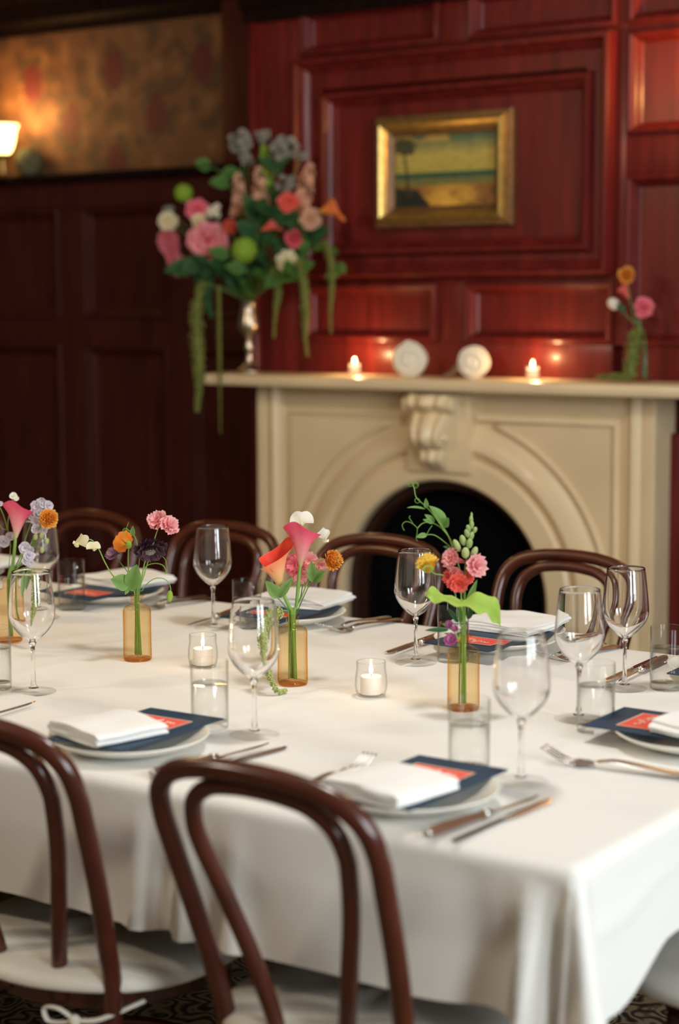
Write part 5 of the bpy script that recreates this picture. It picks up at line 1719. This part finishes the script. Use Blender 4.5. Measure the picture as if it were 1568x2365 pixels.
for k, (px, s) in enumerate((((-2.6973, 2.6896, 1.0569), 0.0085), ((-2.6918, 2.6927, 1.0516), 0.006), ((-2.7076, 2.669, 0.9625), 0.013), ((-2.6965, 2.6783, 0.9732), 0.010), ((-2.7184, 2.6726, 1.041), 0.006))):
    c = V(px)
    obj('floret', ruffle(tuple(c), tuple(tocam(c) + UPV * 0.4), s, [(5, 1.0, 0.2), (3, 0.6, 0.6)], 0.25, 95 + k, nu=3, nv=5), P_LILAC if k > 1 else P_WHITE, r, origin=BD)
stem('side_stem', r, BD, [(-2.7016, 2.6839, 0.9522), (-2.7108, 2.6832, 0.9916), (-2.7183, 2.6815, 1.0166), (-2.7252, 2.679, 1.0327)], 0.0009)
stem('side_stem', r, BD, [(-2.7091, 2.6839, 0.988), (-2.7164, 2.6787, 0.988), (-2.726, 2.6736, 0.9988)], 0.0007)
r = fthing('amaranth_tassel', 'green tassel and leaves hanging from the left edge vase behind a wine glass', BD)
stem('stem', r, BD, [low(BD, 0.005, -0.004), mouth(BD, 0.006, -0.003), (-2.629, 2.6309, 0.9139), (-2.6078, 2.6343, 0.9205), (-2.5871, 2.635, 0.9097)], 0.0014)
obj('tassel', tassel([(-2.5887, 2.6343, 0.9132), (-2.5754, 2.6287, 0.8947), (-2.5707, 2.6216, 0.8651), (-2.5679, 2.6126, 0.8314), (-2.57, 2.6062, 0.7968), tuple(V((-2.5875, 2.6195, 0.768)))], 0.0110, 14), M_AMAR, r, origin=BD)
obj('leaf', leafg((-2.6133, 2.6298, 0.9153), (-2.6081, 2.6126, 0.8559), 0.014, n0, 0.1, 0.3), M_LEAF, r, origin=BD)
obj('leaf', leafg((-2.6047, 2.636, 0.917), (-2.6006, 2.6203, 0.8733), 0.013, n0, 0.1, 0.3), M_LEAF, r, origin=BD)
obj('leaf', leafg((-2.5723, 2.6242, 0.8911), (-2.564, 2.6163, 0.8383), 0.013, n0, 0.1, 0.3), M_LEAFD, r, origin=BD)

# ================================================================== ON THE MANTEL
MZ = SHZ + 0.001
MY = 4.975
UX = -3.84
US = 0.00147        # metres that one reference unit measures out there
urn = thing('urn', 'tarnished silver footed urn on the left end of the mantel shelf', 'urn', (UX, MY, MZ))
obj('body', lathe(G(), [(0, 0.125), (0.012, 0.125), (0.030, 0.135), (0.040, 0.155), (0.038, 0.180), (0.031, 0.205), (0.027, 0.225), (0.031, 0.240), (0.034, 0.243), (0.031, 0.241), (0.024, 0.225), (0.028, 0.20), (0.030, 0.16), (0, 0.15)], 36), M_SILVER, urn)
obj('foot', lathe(G(), [(0, 0), (0.045, 0), (0.046, 0.006), (0.040, 0.012), (0.022, 0.022), (0.013, 0.040), (0.011, 0.065), (0.016, 0.080), (0.017, 0.090), (0.011, 0.105), (0.012, 0.127), (0, 0.127)], 32), M_SILVER, urn)
UM = V((UX, MY, MZ + 0.235))
UB = (UX, MY, MZ + 0.16)
P_POPPYO = petal('burnt_orange_petal', [(0.0, (0.60, 0.40, 0.05)), (0.5, (0.88, 0.24, 0.06)), (1.0, (0.93, 0.30, 0.10))], 0.3)
P_PINKH = petal('rose_pink_petal', [(0.0, (0.66, 0.12, 0.18)), (0.6, (0.86, 0.26, 0.32)), (1.0, (0.94, 0.50, 0.53))], 0.3)
def bq(label, p, kind, size, m, seed, lean=(0, 0, 0), el=None, name='garden_flower'):
    """one flower of the bouquet in the urn, with its own stem"""
    c = V(p)
    r = fthing(name, label, UB, group='flowers of the urn bouquet')
    mid = UM.lerp(c, 0.55) + UPV * 0.03 + (c - UM) * 0.05
    stem('stem', r, UB, [(UX, MY, MZ + 0.17), tuple(UM), tuple(mid), tuple(c - (c - mid).normalized() * size * 0.3)], 0.0022, M_STEMB)
    n = tocam(c) * 0.8 + RT * lean[0] + UPV * lean[1]
    if kind == 'ruffle':
        g = ruffle(tuple(c), tuple(n), size, [(7, 1.0, 0.12), (6, 0.85, 0.4), (5, 0.62, 0.7)], 0.2, seed, nu=3, nv=6)
    elif kind == 'pom':
        g = pom(tuple(c), tuple(n), size, 60, seed, 0.8)
    elif kind == 'ball':
        g = G()
        for i in range(60):
            q = 1 - 2 * (i + 0.5) / 60
            a = i * 2.39996
            s = math.sqrt(1 - q * q)
            d = V((s * math.cos(a), s * math.sin(a), q))
            g0 = ruffle(tuple(c + d * size * 0.85), tuple(d), size * 0.30, [(4, 1.0, 0.1)], 0.1, seed + i, nu=2, nv=2)
            g.add(g0.v, g0.f, g0.t)
        ball(g, tuple(c), size * 0.8, 12, 8, t=0.2)
    elif kind == 'spike':
        g = G()
        ax = V(el)
        for i in range(16):
            u = i / 15
            a = i * 2.39996
            w = size * (1.0 - 0.45 * u) * (0.8 + 0.5 * nz((i * 1.7, seed, 0)))
            q = c + ax * (u - 0.5) + (RT * math.cos(a) + tocam(c) * math.sin(a)) * w * 0.75
            g0 = ruffle(tuple(q), tuple(RT * math.cos(a) + tocam(c) * math.sin(a) + UPV * 0.3), size * (0.72 - 0.30 * u), [(5, 1.0, 0.2), (3, 0.6, 0.6)], 0.2, seed + i, nu=2, nv=4)
            g.add(g0.v, g0.f, [min(1, t_ * 0.8 + 0.2) for t_ in g0.t])
        tube(g, [tuple(c - ax * 0.5), tuple(c + ax * 0.55)], [size * 0.3, size * 0.1], 6, t=0.1)
    elif kind == 'umbel':
        g = G()
        rr = random.Random(seed)
        for i in range(22):
            d = V((rr.uniform(-1, 1), rr.uniform(-0.6, 0.6), rr.uniform(-0.7, 0.7)))
            q = c + d * size
            g0 = ruffle(tuple(q), tuple(tocam(c) + d), size * 0.34, [(5, 1.0, 0.2)], 0.2, seed + i, nu=2, nv=3)
            g.add(g0.v, g0.f, g0.t)
            tube(g, [tuple(c - UPV * size * 0.8), tuple(q)], 0.0009, 4, t=0.0)
    elif kind == 'calla':
        ax = V(el)
        g = calla(tuple(c - ax * 0.6), tuple(ax), tuple(tocam(c) * 0.5 + UPV), ax.length * 1.1, size)
    elif kind == 'drop':
        ax = V(el)
        g = G()
        for i in range(9):
            u = i / 8
            q = c + ax * (u - 0.5)
            g0 = ruffle(tuple(q), tuple(tocam(c) * 0.8 + ax.normalized() * 0.5), size * (1 - 0.5 * u), [(6, 1.0, 0.4), (4, 0.7, 0.7)], 0.2, seed + i, nu=2, nv=4)
            g.add(g0.v, g0.f, g0.t)
    obj('bloom', g, m, r, origin=UB)
    return r
bq('greyish white umbel high at the top left of the urn bouquet', (-3.888, 5, 1.9992), 'umbel', 28 * US, P_GREY, 1)
bq('greyish white umbel high at the top right of the urn bouquet', (-3.7131, 5, 1.9685), 'umbel', 30 * US, P_GREY, 2)
bq('small grey umbel between the two high umbels of the bouquet', (-3.812, 5.02, 2.0096), 'umbel', 16 * US, P_GREY, 3)
bq('grey umbel below the tall ones, left of the peach spike', (-3.6814, 4.98, 1.8456), 'umbel', 21 * US, P_GREY, 4)
bq('tiny pale umbel at the far right top of the bouquet', (-3.6251, 5, 1.9385), 'umbel', 11 * US, P_GREY, 5)
bq('pale umbel in the upper middle of the bouquet above the cream spike', (-3.8608, 5, 1.9352), 'umbel', 16 * US, P_GREY, 6)
bq('tall green foxtail spike in the top middle of the bouquet', (-3.7682, 4.98, 1.8951), 'spike', 15 * US, P_LIME, 7, el=(0, 0, 0.15))
bq('cream and pink stock spike in the middle of the bouquet', (-3.7684, 4.95, 1.8158), 'spike', 21 * US, P_PEACH, 8, el=(0, 0, 0.15))
bq('dusty peach stock spike left of the middle of the bouquet', (-3.8572, 4.95, 1.8103), 'spike', 20 * US, P_PEACH, 9, el=(0, 0, 0.13))
bq('peach snapdragon spike leaning right at the top of the bouquet', (-3.5972, 4.97, 1.8191), 'spike', 22 * US, P_PEACH, 10, el=(0.05, 0, 0.15))
bq('lime green guelder rose ball at the upper left of the bouquet', (-4.1009, 4.95, 1.8279), 'ball', 23 * US, P_LIME, 11, name='guelder_rose')
bq('large lime green hydrangea ball low in the middle of the bouquet', (-3.7735, 4.87, 1.6236), 'ball', 31 * US, P_LIME, 12, name='hydrangea')
bq('hot pink bloom just under the guelder rose ball', (-4.0255, 4.93, 1.7683), 'ruffle', 26 * US, P_HOT, 13)
bq('cream bloom at the far left of the bouquet', (-4.1585, 4.93, 1.7307), 'ruffle', 23 * US, P_CREAM, 14)
bq('pale grey bloom above the cream one at the far left', (-4.1767, 4.95, 1.7648), 'umbel', 15 * US, P_GREY, 15)
bq('white stock florets between hot pink bloom and dusty peach spike', (-3.971, 4.95, 1.7644), 'umbel', 18 * US, P_WHITE, 16)
bq('cream blush bloom under the hot pink bloom', (-4.0084, 4.92, 1.7292), 'ruffle', 17 * US, P_CREAM, 17)
bq('big pink peony at the left front of the bouquet', (-3.9409, 4.88, 1.659), 'ruffle', 46 * US, P_PINKH, 18, name='peony')
bq('long pink blossom drooping at the far left of the bouquet', (-4.1158, 4.9, 1.6201), 'drop', 28 * US, P_PINKH, 19, el=(0.05, 0, -0.12))
bq('dusty pink tail hanging under the drooping blossom', (-4.0719, 4.9, 1.5733), 'drop', 15 * US, P_PINK, 20, el=(0.03, 0, -0.05))
bq('small red ranunculus right of the peony', (-3.8586, 4.9, 1.7056), 'pom', 17 * US, P_CORAL, 21)
bq('coral orange rose at the right of the bouquet', (-3.6251, 4.92, 1.7796), 'ruffle', 24 * US, P_CORAL, 22, name='rose')
bq('dusty pink bloom before the orange calla at the right', (-3.5389, 4.92, 1.7218), 'ruffle', 24 * US, P_PEACH, 23)
bq('orange calla pointing right at the edge of the bouquet', (-3.4621, 4.93, 1.7494), 'calla', 21 * US, P_POPPYO, 24, el=tuple(RT * 0.065 + UPV * 0.010), name='calla_lily')
bq('coral calla lying level in the middle right of the bouquet', (-3.6695, 4.88, 1.6986), 'calla', 13 * US, P_CORAL, 25, el=tuple(RT * 0.055 + UPV * 0.02), name='calla_lily')
bq('hot pink egg shaped bloom at the lower right of the bouquet', (-3.5902, 4.9, 1.659), 'pom', 22 * US, P_HOT, 26)
bq('cream bloom low at the right front of the bouquet', (-3.6063, 4.88, 1.5867), 'ruffle', 23 * US, P_CREAM, 27)
def branch(label, pts, leaves, w, m, seed):
    r = fthing('foliage_branch', label, UB, 'branch', 'leafy branches of the urn bouquet')
    P = [(UX, MY, MZ + 0.17), tuple(UM)] + list(pts)
    stem('stem', r, UB, P, 0.0022, M_STEMB)
    rr = random.Random(seed)
    S = smooth_path(P[1:], 10)
    for i in range(leaves):
        u = 0.15 + 0.85 * i / max(1, leaves - 1)
        k = min(len(S) - 2, int(u * (len(S) - 1)))
        b = S[k]
        d = (S[k + 1] - S[k]).normalized()
        side = (RT if i % 2 else -RT) * rr.uniform(0.5, 1) + UPV * rr.uniform(-0.4, 0.5) + tocam(b) * rr.uniform(0.1, 0.7)
        tip = b + (d * 0.5 + side * 0.8).normalized() * w * rr.uniform(1.2, 1.7)
        obj('leaf', leafg(tuple(b), tuple(tip), w, tuple(tocam(b) + UPV * 0.5), 0.1, 0.2, nu=5, nv=2), m, r, origin=UB)
branch('green leaves sticking out at the upper left of the bouquet', [(-3.8706, 4.95, 1.7846), (-3.9602, 4.97, 1.8985), (-4.0346, 4.97, 1.9061)], 6, 0.052, M_LEAFM, 1)
branch('dark leaves filling the middle of the bouquet', [(-3.7738, 4.93, 1.6218), (-3.7465, 4.92, 1.7363), (-3.6739, 4.92, 1.7342)], 12, 0.07, M_LEAFD, 2)
branch('dark leaves at the left under the peony', [(-3.8595, 4.92, 1.5649), (-3.9563, 4.9, 1.5953), (-4.0142, 4.9, 1.5593)], 10, 0.07, M_LEAFD, 3)
branch('dark leaves at the right behind the hot pink bloom', [(-3.701, 4.93, 1.5917), (-3.6179, 4.94, 1.6335), (-3.5538, 4.95, 1.675)], 12, 0.065, M_LEAFD, 4)
branch('mid green leaves below the cream bloom', [(-3.7154, 4.9, 1.534), (-3.6282, 4.88, 1.533), (-3.5571, 4.88, 1.5464)], 11, 0.055, M_LEAFM, 5)
branch('green trailing sprig at the far right of the bouquet', [(-3.611, 4.93, 1.5903), (-3.5364, 4.95, 1.6321), (-3.484, 4.95, 1.6028), (-3.4408, 4.95, 1.5485)], 9, 0.04, M_LEAFM, 6)
branch('dark leaves in the top of the bouquet below the umbels', [(-3.7889, 5, 1.7402), (-3.7693, 5, 1.8413), (-3.7317, 5, 1.9263)], 10, 0.05, M_LEAFD, 7)
branch('mid green leaves in front of the urn mouth', [(-3.7549, 4.88, 1.5343), (-3.7757, 4.86, 1.5631), (-3.8303, 4.86, 1.6071)], 5, 0.05, M_LEAFM, 8)
def hang(label, pts, r_, m, seed):
    r = fthing('amaranth_tassel', label, UB, group='amaranth tassels of the urn bouquet')
    stem('stem', r, UB, [(UX, MY, MZ + 0.17), tuple(UM), pts[0]], 0.002, M_STEMB)
    obj('tassel', tassel(pts, r_, seed), m, r, origin=UB)
hang('thick olive amaranth tassel falling past the left end of the mantel', [(-3.9441, 4.86, 1.5215), (-3.9659, 4.85, 1.4336), (-3.9674, 4.85, 1.3453), (-3.9632, 4.85, 1.2568), (-3.9607, 4.85, 1.1829), (-3.9674, 4.85, 1.1234), (-3.972, 4.85, 1.0786)], 0.027, M_AMARD, 31)
hang('thin brownish amaranth strand falling beside the thick left tassel', [(-3.8784, 4.86, 1.5063), (-3.8703, 4.85, 1.3898), (-3.8703, 4.85, 1.2729), (-3.8702, 4.85, 1.1555), (-3.8705, 4.85, 1.0079)], 0.0085, M_AMARD, 32)
hang('dark green amaranth tassel high between urn and left tassel', [(-3.9026, 4.88, 1.5796), (-3.9519, 4.87, 1.5362), (-3.938, 4.87, 1.4628), (-3.9163, 4.87, 1.3968)], 0.032, M_LEAFD, 33)
hang('short green amaranth tassel right of the urn', [(-3.6638, 4.88, 1.5619), (-3.6355, 4.87, 1.4902), (-3.647, 4.87, 1.4189), (-3.6552, 4.87, 1.33)], 0.014, M_AMARD, 34)
hang('long bright amaranth tassel ending above the shelf', [(-3.5567, 4.88, 1.5887), (-3.5291, 4.87, 1.5037), (-3.5227, 4.87, 1.4189), (-3.5268, 4.87, 1.3481), (-3.5169, 4.87, 1.2744)], 0.018, M_AMARD, 35)
hang('outer right amaranth tassel of the bouquet', [(-3.4765, 4.92, 1.6499), (-3.449, 4.91, 1.5875), (-3.446, 4.91, 1.5032), (-3.4518, 4.91, 1.4186), (-3.4504, 4.91, 1.3508)], 0.013, M_AMARD, 36)

# lit candles on the shelf
def shelfcandle(p, a, b):
    make_votive('votive_holder', a, b, (p[0], p[1], MZ), flame_mat=M_FLAME, power=0.75, rs=0.95)
CX1, CX2 = (-3.4177, 5, 1.2206), (-2.7466, 5, 1.2199)
shelfcandle((CX1[0], 5.00), 'glass votive holder on the mantel left of the white ornaments', 'lit candle on the mantel left of the white ornaments')
shelfcandle((CX2[0], 5.00), 'glass votive holder on the mantel right of the white ornaments', 'lit candle on the mantel right of the white ornaments')

# white spiral ornaments
def ornament(label, p, R, twig=False, seed=1):
    base = (p[0], p[1], MZ)
    t = thing('shell_ornament', label, 'ornament', base)
    g = G()
    def dome(sgn):
        def f(u, v):
            a = 2 * PI * v
            rr = R * math.sin(PI / 2 * u)
            h = R * 0.62 * math.cos(PI / 2 * u)
            ridge = 0.0065 * math.sin(2 * PI * (3.2 * u + v)) * min(1, u * 3) * (1 - u ** 6)
            ed = 1 + 0.018 * math.sin(5 * a + seed) * u ** 3 + 0.10 * math.exp(-((a - 1.75) / 0.25) ** 2) * u ** 3 * (1 if not twig else 0.2)
            return (rr * math.cos(a) * ed, sgn * (h + ridge), R * 0.97 + rr * math.sin(a) * ed)
        return f
    gridsurf(g, dome(-1), 18, 48)
    gridsurf(g, dome(1), 12, 48)
    g.v = [(x, y, max(0.0, z)) for x, y, z in g.v]
    obj('shell', g, M_WHITEORN, t)
    t.rotation_euler = (0, 0, 0.45)
    if twig:
        obj('twig', tube(G(), smooth_path([(-0.03, 0, 0.055), (-0.055, 0.0, 0.03), (-0.075, 0, 0.012), (-0.098, 0, 0.007)], 5), [0.011] * 8 + [0.008] * 4 + [0.006] * 4, 8), M_TWIG, t)
O1, O2 = (-3.1898, 4.98, 1.2144), (-2.9504, 4.98, 1.2123)
ornament('round white ornament with spiral ridges, left of the pair on the mantel', (O1[0], 4.985), 0.057)
ornament('round white ornament with a brown tail, right of the pair on the mantel', (O2[0], 4.985), 0.052, True, 2)

# clear bud vase at the right end of the mantel
E0 = (-2.3611, 4.97, 1.2159)
EB = (E0[0], 4.985, MZ)
ev = thing('bud_vase', 'slim clear glass bud vase at the right end of the mantel shelf', 'vase', EB)
obj('glass_wall', lathe(G(), [(0.0, 0.002), (0.022, 0.0), (0.025, 0.004), (0.0245, 0.05), (0.022, 0.085), (0.013, 0.105), (0.0105, 0.118), (0.0115, 0.135), (0.014, 0.14)], 36), M_TUMB, ev)
EBf = (EB[0], EB[1], MZ + 0.006)
def ef(label, name, pts, bloom, m, r0=0.0022):
    r = fthing(name, label, EBf)
    stem('stem', r, EBf, [(EB[0] + rnd.uniform(-.01, .01), EB[1], MZ + 0.01), (EB[0], EB[1], MZ + 0.135)] + pts, r0, M_STEMB)
    if bloom is not None:
        obj('bloom', bloom, m, r, origin=EBf)
    return r
c = V((-2.4204, 4.98, 1.5263))
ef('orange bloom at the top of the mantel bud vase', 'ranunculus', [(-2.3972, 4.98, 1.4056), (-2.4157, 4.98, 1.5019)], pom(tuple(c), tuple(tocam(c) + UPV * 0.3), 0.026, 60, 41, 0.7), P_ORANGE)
g = G(); ball(g, tuple(c + tocam(c) * 0.022 - RT * 0.008), 0.007, 8, 6, t=0.5)
c = V((-2.4122, 4.98, 1.457))
ef('salmon calla under the orange bloom in the mantel bud vase', 'calla_lily', [(-2.3886, 4.98, 1.3992), (-2.3978, 4.98, 1.4441)], calla(tuple(c), tuple(V((-2.4385, 4.98, 1.506)) - c), tuple(-RT + tocam(c)), 0.052, 0.018), P_CORAL)
c = V((-2.4619, 4.98, 1.4417))
b = G(); ball(b, tuple(c), 0.017, 14, 8, 1.25, t=0.9, d=tuple(-RT + UPV * 0.9))
rb = ef('white bud leaning left from the mantel bud vase', 'flower_bud', [(-2.3969, 4.98, 1.3864), (-2.4286, 4.98, 1.4159), (-2.4517, 4.98, 1.4314)], b, P_WHITE)
obj('leaf', leafg((-2.4257, 4.98, 1.4133), (-2.447, 4.97, 1.4443), 0.022, n0, 0.1, 0.3, nu=5, nv=2), M_LEAFD, rb, origin=EBf)
c = V((-2.3624, 4.98, 1.43))
ef('bright pink carnation at the right of the mantel bud vase', 'carnation', [(-2.374, 4.98, 1.3672), (-2.3691, 4.98, 1.4121)], ruffle(tuple(c), tuple(tocam(c) + UPV * 0.2 + RT * 0.2), 0.030, [(7, 1.0, 0.1), (6, 0.85, 0.4), (5, 0.6, 0.7)], 0.22, 44, nu=3, nv=6), P_HOT)
r = fthing('amaranth_tassel', 'green amaranth tassel spilling from the mantel bud vase onto the shelf', EBf)
obj('tassel', tassel([(-2.3728, 4.96, 1.3611), (-2.3711, 4.94, 1.3296), (-2.3739, 4.93, 1.2787), tuple(V(((-2.3795, 4.92, 1.2252)[0], 4.92, MZ + 0.022))), tuple(V(((-2.4176, 4.92, 1.2192)[0], 4.91, MZ + 0.020))), tuple(V(((-2.4819, 4.92, 1.2178)[0], 4.91, MZ + 0.014)))], 0.027, 51), M_AMARD, r, origin=EBf)

# ================================================================== PICTURE ON THE PANEL
FX0, FX1, FZ0, FZ1 = -3.392, -2.872, 1.690, 2.056
PYB = YB + 0.0135
pic = thing('framed_painting', 'gilt framed seascape painting with a dark tree hanging on the red panelling', 'painting', ((FX0 + FX1) / 2, PYB, FZ0))
po = pic.location.copy()
FP = [(0.0, 0.0), (0.0, 0.026), (0.006, 0.034), (0.018, 0.036), (0.024, 0.052), (0.034, 0.056), (0.042, 0.048), (0.050, 0.034), (0.060, 0.026), (0.068, 0.018), (0.070, 0.010)]
obj('outer_frame', rect_mould(G(), FX0, FX1, FZ0, FZ1, FP[:4], PYB), M_BRONZE, pic, origin=po, sharp=30)
obj('gilt_ridge', rect_mould(G(), FX0, FX1, FZ0, FZ1, FP[3:8], PYB), M_GOLD, pic, origin=po, sharp=30)
obj('inner_frame', rect_mould(G(), FX0, FX1, FZ0, FZ1, FP[7:], PYB), M_BRONZE, pic, origin=po, sharp=30)
obj('backing', box(G(), FX0 + 0.01, FX1 - 0.01, PYB - 0.006, PYB - 0.001, FZ0 + 0.01, FZ1 - 0.01), M_DARKW, pic, origin=po, smooth=False)
def painting():
    from mathutils import noise as NZ
    nx, nz = 96, 66
    x0, x1, z0, z1 = FX0 + 0.068, FX1 - 0.068, FZ0 + 0.068, FZ1 - 0.068
    g = G()
    cols = []
    def mixc(a, b, t):
        t = max(0, min(1, t))
        return [p + (q - p) * t for p, q in zip(a, b)]
    def cf(u, v):
        n = NZ.noise(Vector((u * 6, v * 6, 2)))
        n2 = NZ.noise(Vector((u * 14, v * 20, 5)))
        if v > 0.48:                                   # sky: yellow near the horizon, teal above
            t = (v - 0.48) / 0.52
            c = mixc([0.22, 0.19, 0.035], [0.26, 0.20, 0.045], t * 2.5)
            c = mixc(c, [0.045, 0.075, 0.040], (t - 0.45) * 2.2 + 0.15 * n)
            if t > 0.80 and u < 0.55 and n > -0.1:
                c = mixc(c, [0.30, 0.18, 0.035], 0.7)
        elif v > 0.40:                                 # dark band of sea
            c = [0.010, 0.042, 0.026]
        elif v > 0.30:
            c = mixc([0.12, 0.10, 0.022], [0.06, 0.075, 0.026], n + 0.5)
        else:                                          # dunes
            c = mixc([0.15, 0.062, 0.013], [0.40, 0.22, 0.03], 1 - abs(u - 0.52 - 0.2 * v) * 3.2 + 0.6 * n)
            if u < 0.36 - 0.6 * (v - 0.02) and v < 0.26 + 0.04 * n:
                c = [0.004, 0.008, 0.007]
            if n2 > 0.30 and u > 0.55:
                c = mixc(c, [0.03, 0.024, 0.010], 0.8)
        # leaning tree at the left
        tx = 0.105 + 0.085 * (0.62 - v) + 0.006 * n2
        if 0.16 < v < 0.75 and abs(u - tx) < 0.012 + 0.012 * (v < 0.3):
            c = [0.02, 0.018, 0.008]
        if v > 0.74 and math.hypot((u - 0.10) * 1.0, (v - 0.86) * 0.9) < 0.11 + 0.04 * n2:
            c = mixc(c, [0.012, 0.018, 0.010], 0.9)
        return [min(1, max(0, 1.9 * q * (1 + 0.25 * n2))) for q in c]
    for i in range(nx + 1):
        for j in range(nz + 1):
            u, v = i / nx, j / nz
            g.v.append((x0 + (x1 - x0) * u, PYB - 0.011, z0 + (z1 - z0) * v))
            g.t.append(0.0)
            cols.extend([*cf(u, v), 1.0])
    for i in range(nx):
        for j in range(nz):
            a = i * (nz + 1) + j
            g.f.append((a, a + nz + 1, a + nz + 2, a + 1))
    o = obj('canvas', g, M_PAINT, pic, origin=po, smooth=False)
    ca = o.data.color_attributes.new('paint', 'FLOAT_COLOR', 'POINT')
    ca.data.foreach_set('color', cols)
painting()

# ================================================================== WALL LAMPS
def sconce(label, x, y, z, wall_y, power):
    """z is the foot of the glass shade"""
    t = thing('wall_sconce', label, 'wall lamp', (x, y, z))
    L = wall_y - y
    obj('back_plate', lathe(G(), [(0, 0), (0.045, 0), (0.042, 0.012), (0.02, 0.022), (0, 0.026)], 28, M=TM((0, L, -0.10), frame((0, -1, 0)))), M_BRASS, t)
    obj('arm', tube(G(), smooth_path([(0, L - 0.012, -0.10), (0, L * 0.6, -0.115), (0, 0.01, -0.085), (0, 0, -0.05), (0, 0, -0.004)], 6), 0.007, 10), M_BRASS, t)
    obj('shade_holder', lathe(G(), [(0, -0.02), (0.014, -0.018), (0.026, -0.002), (0.028, 0.004), (0, 0.004)], 24), M_BRASS, t)
    obj('glass_shade', lathe(G(), [(0.022, 0.002), (0.032, 0.012), (0.043, 0.032), (0.050, 0.060), (0.054, 0.090), (0.062, 0.112), (0.066, 0.118), (0.064, 0.118), (0.052, 0.090), (0.048, 0.060), (0.041, 0.032), (0.030, 0.014), (0.022, 0.004)], 36), M_SHADE, t)
    lamp('sconce_bulb', 'POINT', (x, y - 0.0, z + 0.145), power, (1.0, 0.50, 0.15), radius=0.045)
    return t
s1 = (-5.3249, 5.3, 2.038)
sconce('brass wall lamp with a glowing bell shaped glass shade at the left edge', s1[0], 5.30, s1[2], YA - 0.002, 4.5)
sconce('brass wall lamp on the panelling at the right, just beyond the picture', -2.06, 4.97, 1.955, YB + 0.027, 8.0)
# a mossy ball on the rail beside the lamp
ob = (-5.2708, 5.395, 2.0086)
g = G()
def moss(u, v):
    a, ph = 2 * PI * v, PI * (u - 0.5)
    R = 0.057 * (1 + 0.07 * nz((3 * math.cos(a) * math.cos(ph), 3 * math.sin(a) * math.cos(ph), 3 * math.sin(ph))))
    return (R * math.cos(a) * math.cos(ph), R * math.sin(a) * math.cos(ph), 0.056 + R * math.sin(ph))
gridsurf(g, moss, 18, 32)
o = obj('round_ornament', g, M_MOSS)
o.location = (ob[0], 5.395, 1.958)
tag(o, 'dark round mossy ornament on the rail beside the glowing wall lamp', 'ornament')

# pendant added out of view to brighten the table top
PLZ = 2.62
pl = thing('unseen_pendant', 'added unseen pendant lamp with an opal globe that brightens the dining table', 'ceiling lamp', (-1.55, 2.60, PLZ))
obj('globe', lathe(G(), [(0, -0.13), (0.05, -0.12), (0.10, -0.083), (0.127, -0.03), (0.13, 0.0), (0.118, 0.055), (0.08, 0.103), (0.045, 0.122), (0, 0.122)], 36), emit('lit_opal_globe', (1.0, 0.74, 0.44), 5.0), pl)
obj('rod', tube(G(), [(0, 0, 0.12), (0, 0, ZC - PLZ)], 0.008, 10), M_BRASS, pl)
obj('ceiling_rose', lathe(G(), [(0, ZC - PLZ - 0.03), (0.05, ZC - PLZ - 0.025), (0.06, ZC - PLZ - 0.002), (0, ZC - PLZ - 0.002)], 24), M_BRASS, pl)
lamp('unseen_pendant_bulb', 'POINT', (-1.55, 2.60, PLZ - 0.18), 25.0, (1.0, 0.99, 0.95), radius=0.12)
dup(pl, (-3.6, 0.3, PLZ), 0, 'added unseen pendant lamp with an opal globe, fill for the foreground chairs')  # second pendant, added out of view as fill for the near side
lamp('unseen_pendant_bulb', 'POINT', (-3.6, 0.3, PLZ - 0.18), 40.0, (1.0, 0.86, 0.68), radius=0.12)
dup(pl, (-3.45, 2.6, 2.36), 0, 'brass pendant lamp with an opal globe hanging over the dark end of the table')
lamp('unseen_pendant_bulb', 'POINT', (-3.45, 2.6, 2.18), 8.0, (1.0, 0.66, 0.30), radius=0.12)
